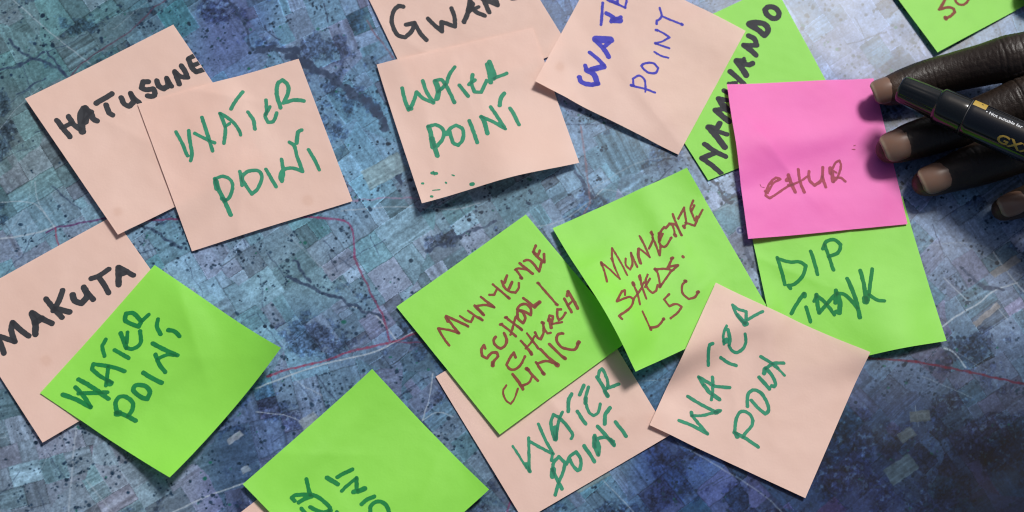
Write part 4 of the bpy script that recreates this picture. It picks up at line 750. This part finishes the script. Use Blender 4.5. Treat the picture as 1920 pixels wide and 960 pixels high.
fingernail('index', 1661, 14.5, 8.2, -.05)
fingernail('middle', 1684, 17.0, 9.3, -.05)
fingernail('ring', 1753, 15.5, 8.6, .0)
fingernail('little', 1893, 13.0, 6.5, .0)
fingernail('thumb', 1966, 14.0, 7.5, .1)

# ------------------------------------------------------------------ the marker lying across the fingers
MA = at(1686, 165, 25.5); MC = at(1920, 266.5, 38.5)
ax = (MC - MA) / np.linalg.norm(MC - MA)
e1 = CAM_LOC - MA; e1 -= ax * (e1 @ ax); e1 /= np.linalg.norm(e1)        # across the barrel, upwards
e2 = np.cross(e1, ax); e2 = e2 if e2[1] > 0 else -e2                     # across the barrel, away from the viewer

def on_pen(s, th, r):
    return MA + ax * s + r * (math.cos(th) * e1 + math.sin(th) * e2)

def plastic(name, col, rough, spec=.5):
    m, nt, bs = new_mat(name)
    bs.inputs['Base Color'].default_value = (*col, 1); bs.inputs['Specular IOR Level'].default_value = spec
    nz = noise_node(nt, 700, 3); mr = node(nt, 'ShaderNodeMapRange')
    mr.inputs['To Min'].default_value = rough * .8; mr.inputs['To Max'].default_value = rough * 1.3
    nt.links.new(nz.outputs['Fac'], mr.inputs['Value']); nt.links.new(mr.outputs['Result'], bs.inputs['Roughness'])
    return m

m_black = plastic('black_plastic', (.007, .008, .009), .13)
m_barrel = plastic('black_lacquer', (.006, .007, .010), .10)
m_gold = plastic('gold_print', (.42, .28, .05), .4)
m_white = plastic('white_print', (.62, .64, .66), .5)
m_tip = plastic('grey_plastic', (.05, .05, .055), .4)
m_dark = plastic('black_print', (.02, .02, .02), .4)

def turned(name, prof, mat, parent, org, seg=64, ribs=0, rib_range=(0, 0)):
    vs, fs = [], []
    for k, (s, r) in enumerate(prof):
        for j in range(seg):
            th = 2 * math.pi * j / seg
            rr = r
            if ribs and rib_range[0] < s < rib_range[1]: rr = r - .16 * (.5 + .5 * math.cos(ribs * th)) ** 4
            vs.append(on_pen(s, th, rr))
    for k in range(len(prof) - 1):
        for j in range(seg):
            a0 = k * seg + j; b0 = k * seg + (j + 1) % seg
            fs.append([a0, b0, b0 + seg, a0 + seg])
    fs.append(list(range(seg))[::-1]); fs.append([(len(prof) - 1) * seg + j for j in range(seg)])
    o = mesh_object(name, np.array(vs), fs, mat, parent, org)
    return o

pen = bpy.data.objects.new('marker_pen', None); scene.collection.objects.link(pen)
porg = on_pen(60, math.pi, 8.8); pen.location = porg * MM; pen.empty_display_size = .02
tag(pen, 'black capped paint marker with gold lettering lying across the fingers', 'marker pen')
turned('cap', [(.0, 3.6), (.10, 4.6), (.35, 5.5), (.9, 6.15), (1.8, 6.5), (6, 6.72), (12, 6.95), (18.6, 7.25), (19.0, 7.35), (19.5, 7.9), (20.1, 8.45), (20.8, 8.62), (24, 8.66), (30, 8.72), (32.6, 8.74), (33.1, 8.66), (33.3, 8.3)], m_black, pen, porg, 96, 14, (1.5, 18.8))
turned('seam_ring', [(33.2, 8.2), (33.3, 8.45), (33.75, 8.45), (33.85, 8.2)], m_tip, pen, porg)
turned('barrel', [(33.7, 8.3), (33.85, 8.75), (34.1, 8.86), (36, 8.88), (60, 8.9), (118, 8.9), (124, 8.7), (128, 8.0), (128.4, 7.0)], m_barrel, pen, porg, 96)
turned('end_plug', [(128.2, 6.0), (128.3, 6.8), (133, 6.5), (134.2, 5.8), (134.6, 4.5)], m_tip, pen, porg)

def patch(name, s0, s1, t0, t1, r, mat, slant=0.0):
    vs, fs = [], []
    ns, nt_ = 8, 14
    for i in range(ns + 1):
        for j in range(nt_ + 1):
            th = t0 + (t1 - t0) * j / nt_
            vs.append(on_pen(s0 + (s1 - s0) * i / ns + slant * (j / nt_), th, r))
    for i in range(ns):
        for j in range(nt_):
            a0 = i * (nt_ + 1) + j
            fs.append([a0, a0 + 1, a0 + nt_ + 2, a0 + nt_ + 1])
    return mesh_object(name, np.array(vs), fs, mat, pen, porg)

patch('gold_band', 34.3, 40.6, math.radians(46), math.radians(80), 8.93, m_gold)
patch('band_mark', 37.9, 38.7, math.radians(62), math.radians(67), 8.97, m_dark)

def lettering(name, text, size, s0, t0, mat, bold=0.0, shear=0.0, xs=1.0, parent=None):
    cu = bpy.data.curves.new(name, 'FONT'); cu.body = text; cu.size = size; cu.offset = bold; cu.shear = shear; cu.resolution_u = 3
    tob = bpy.data.objects.new(name + '_flat', cu); scene.collection.objects.link(tob)
    me = tob.evaluated_get(bpy.context.evaluated_depsgraph_get()).to_mesh()
    b = bmesh.new(); b.from_mesh(me)
    ys = [v.co.y for v in b.verts]
    y = min(ys) + .35
    while y < max(ys):
        bmesh.ops.bisect_plane(b, geom=b.verts[:] + b.edges[:] + b.faces[:], plane_co=(0, y, 0), plane_no=(0, 1, 0)); y += .35
    R_ = 8.96
    vs = [on_pen(s0 + v.co.x * xs, t0 + v.co.y / R_, R_) for v in b.verts]
    b.verts.index_update()
    fs = [[v.index for v in f.verts] for f in b.faces]
    b.free(); bpy.data.objects.remove(tob, do_unlink=True)
    o = mesh_object(name, np.array(vs), fs, mat, pen, porg, smooth=False)
    return o

lettering('small_lettering', '\u2022 Not suitable for', 2.5, 41.0, math.radians(36), m_white, .03)
lettering('large_lettering', 'GXX', 6.0, 50.4, math.radians(-31), m_gold, .16, .1, 1.32)
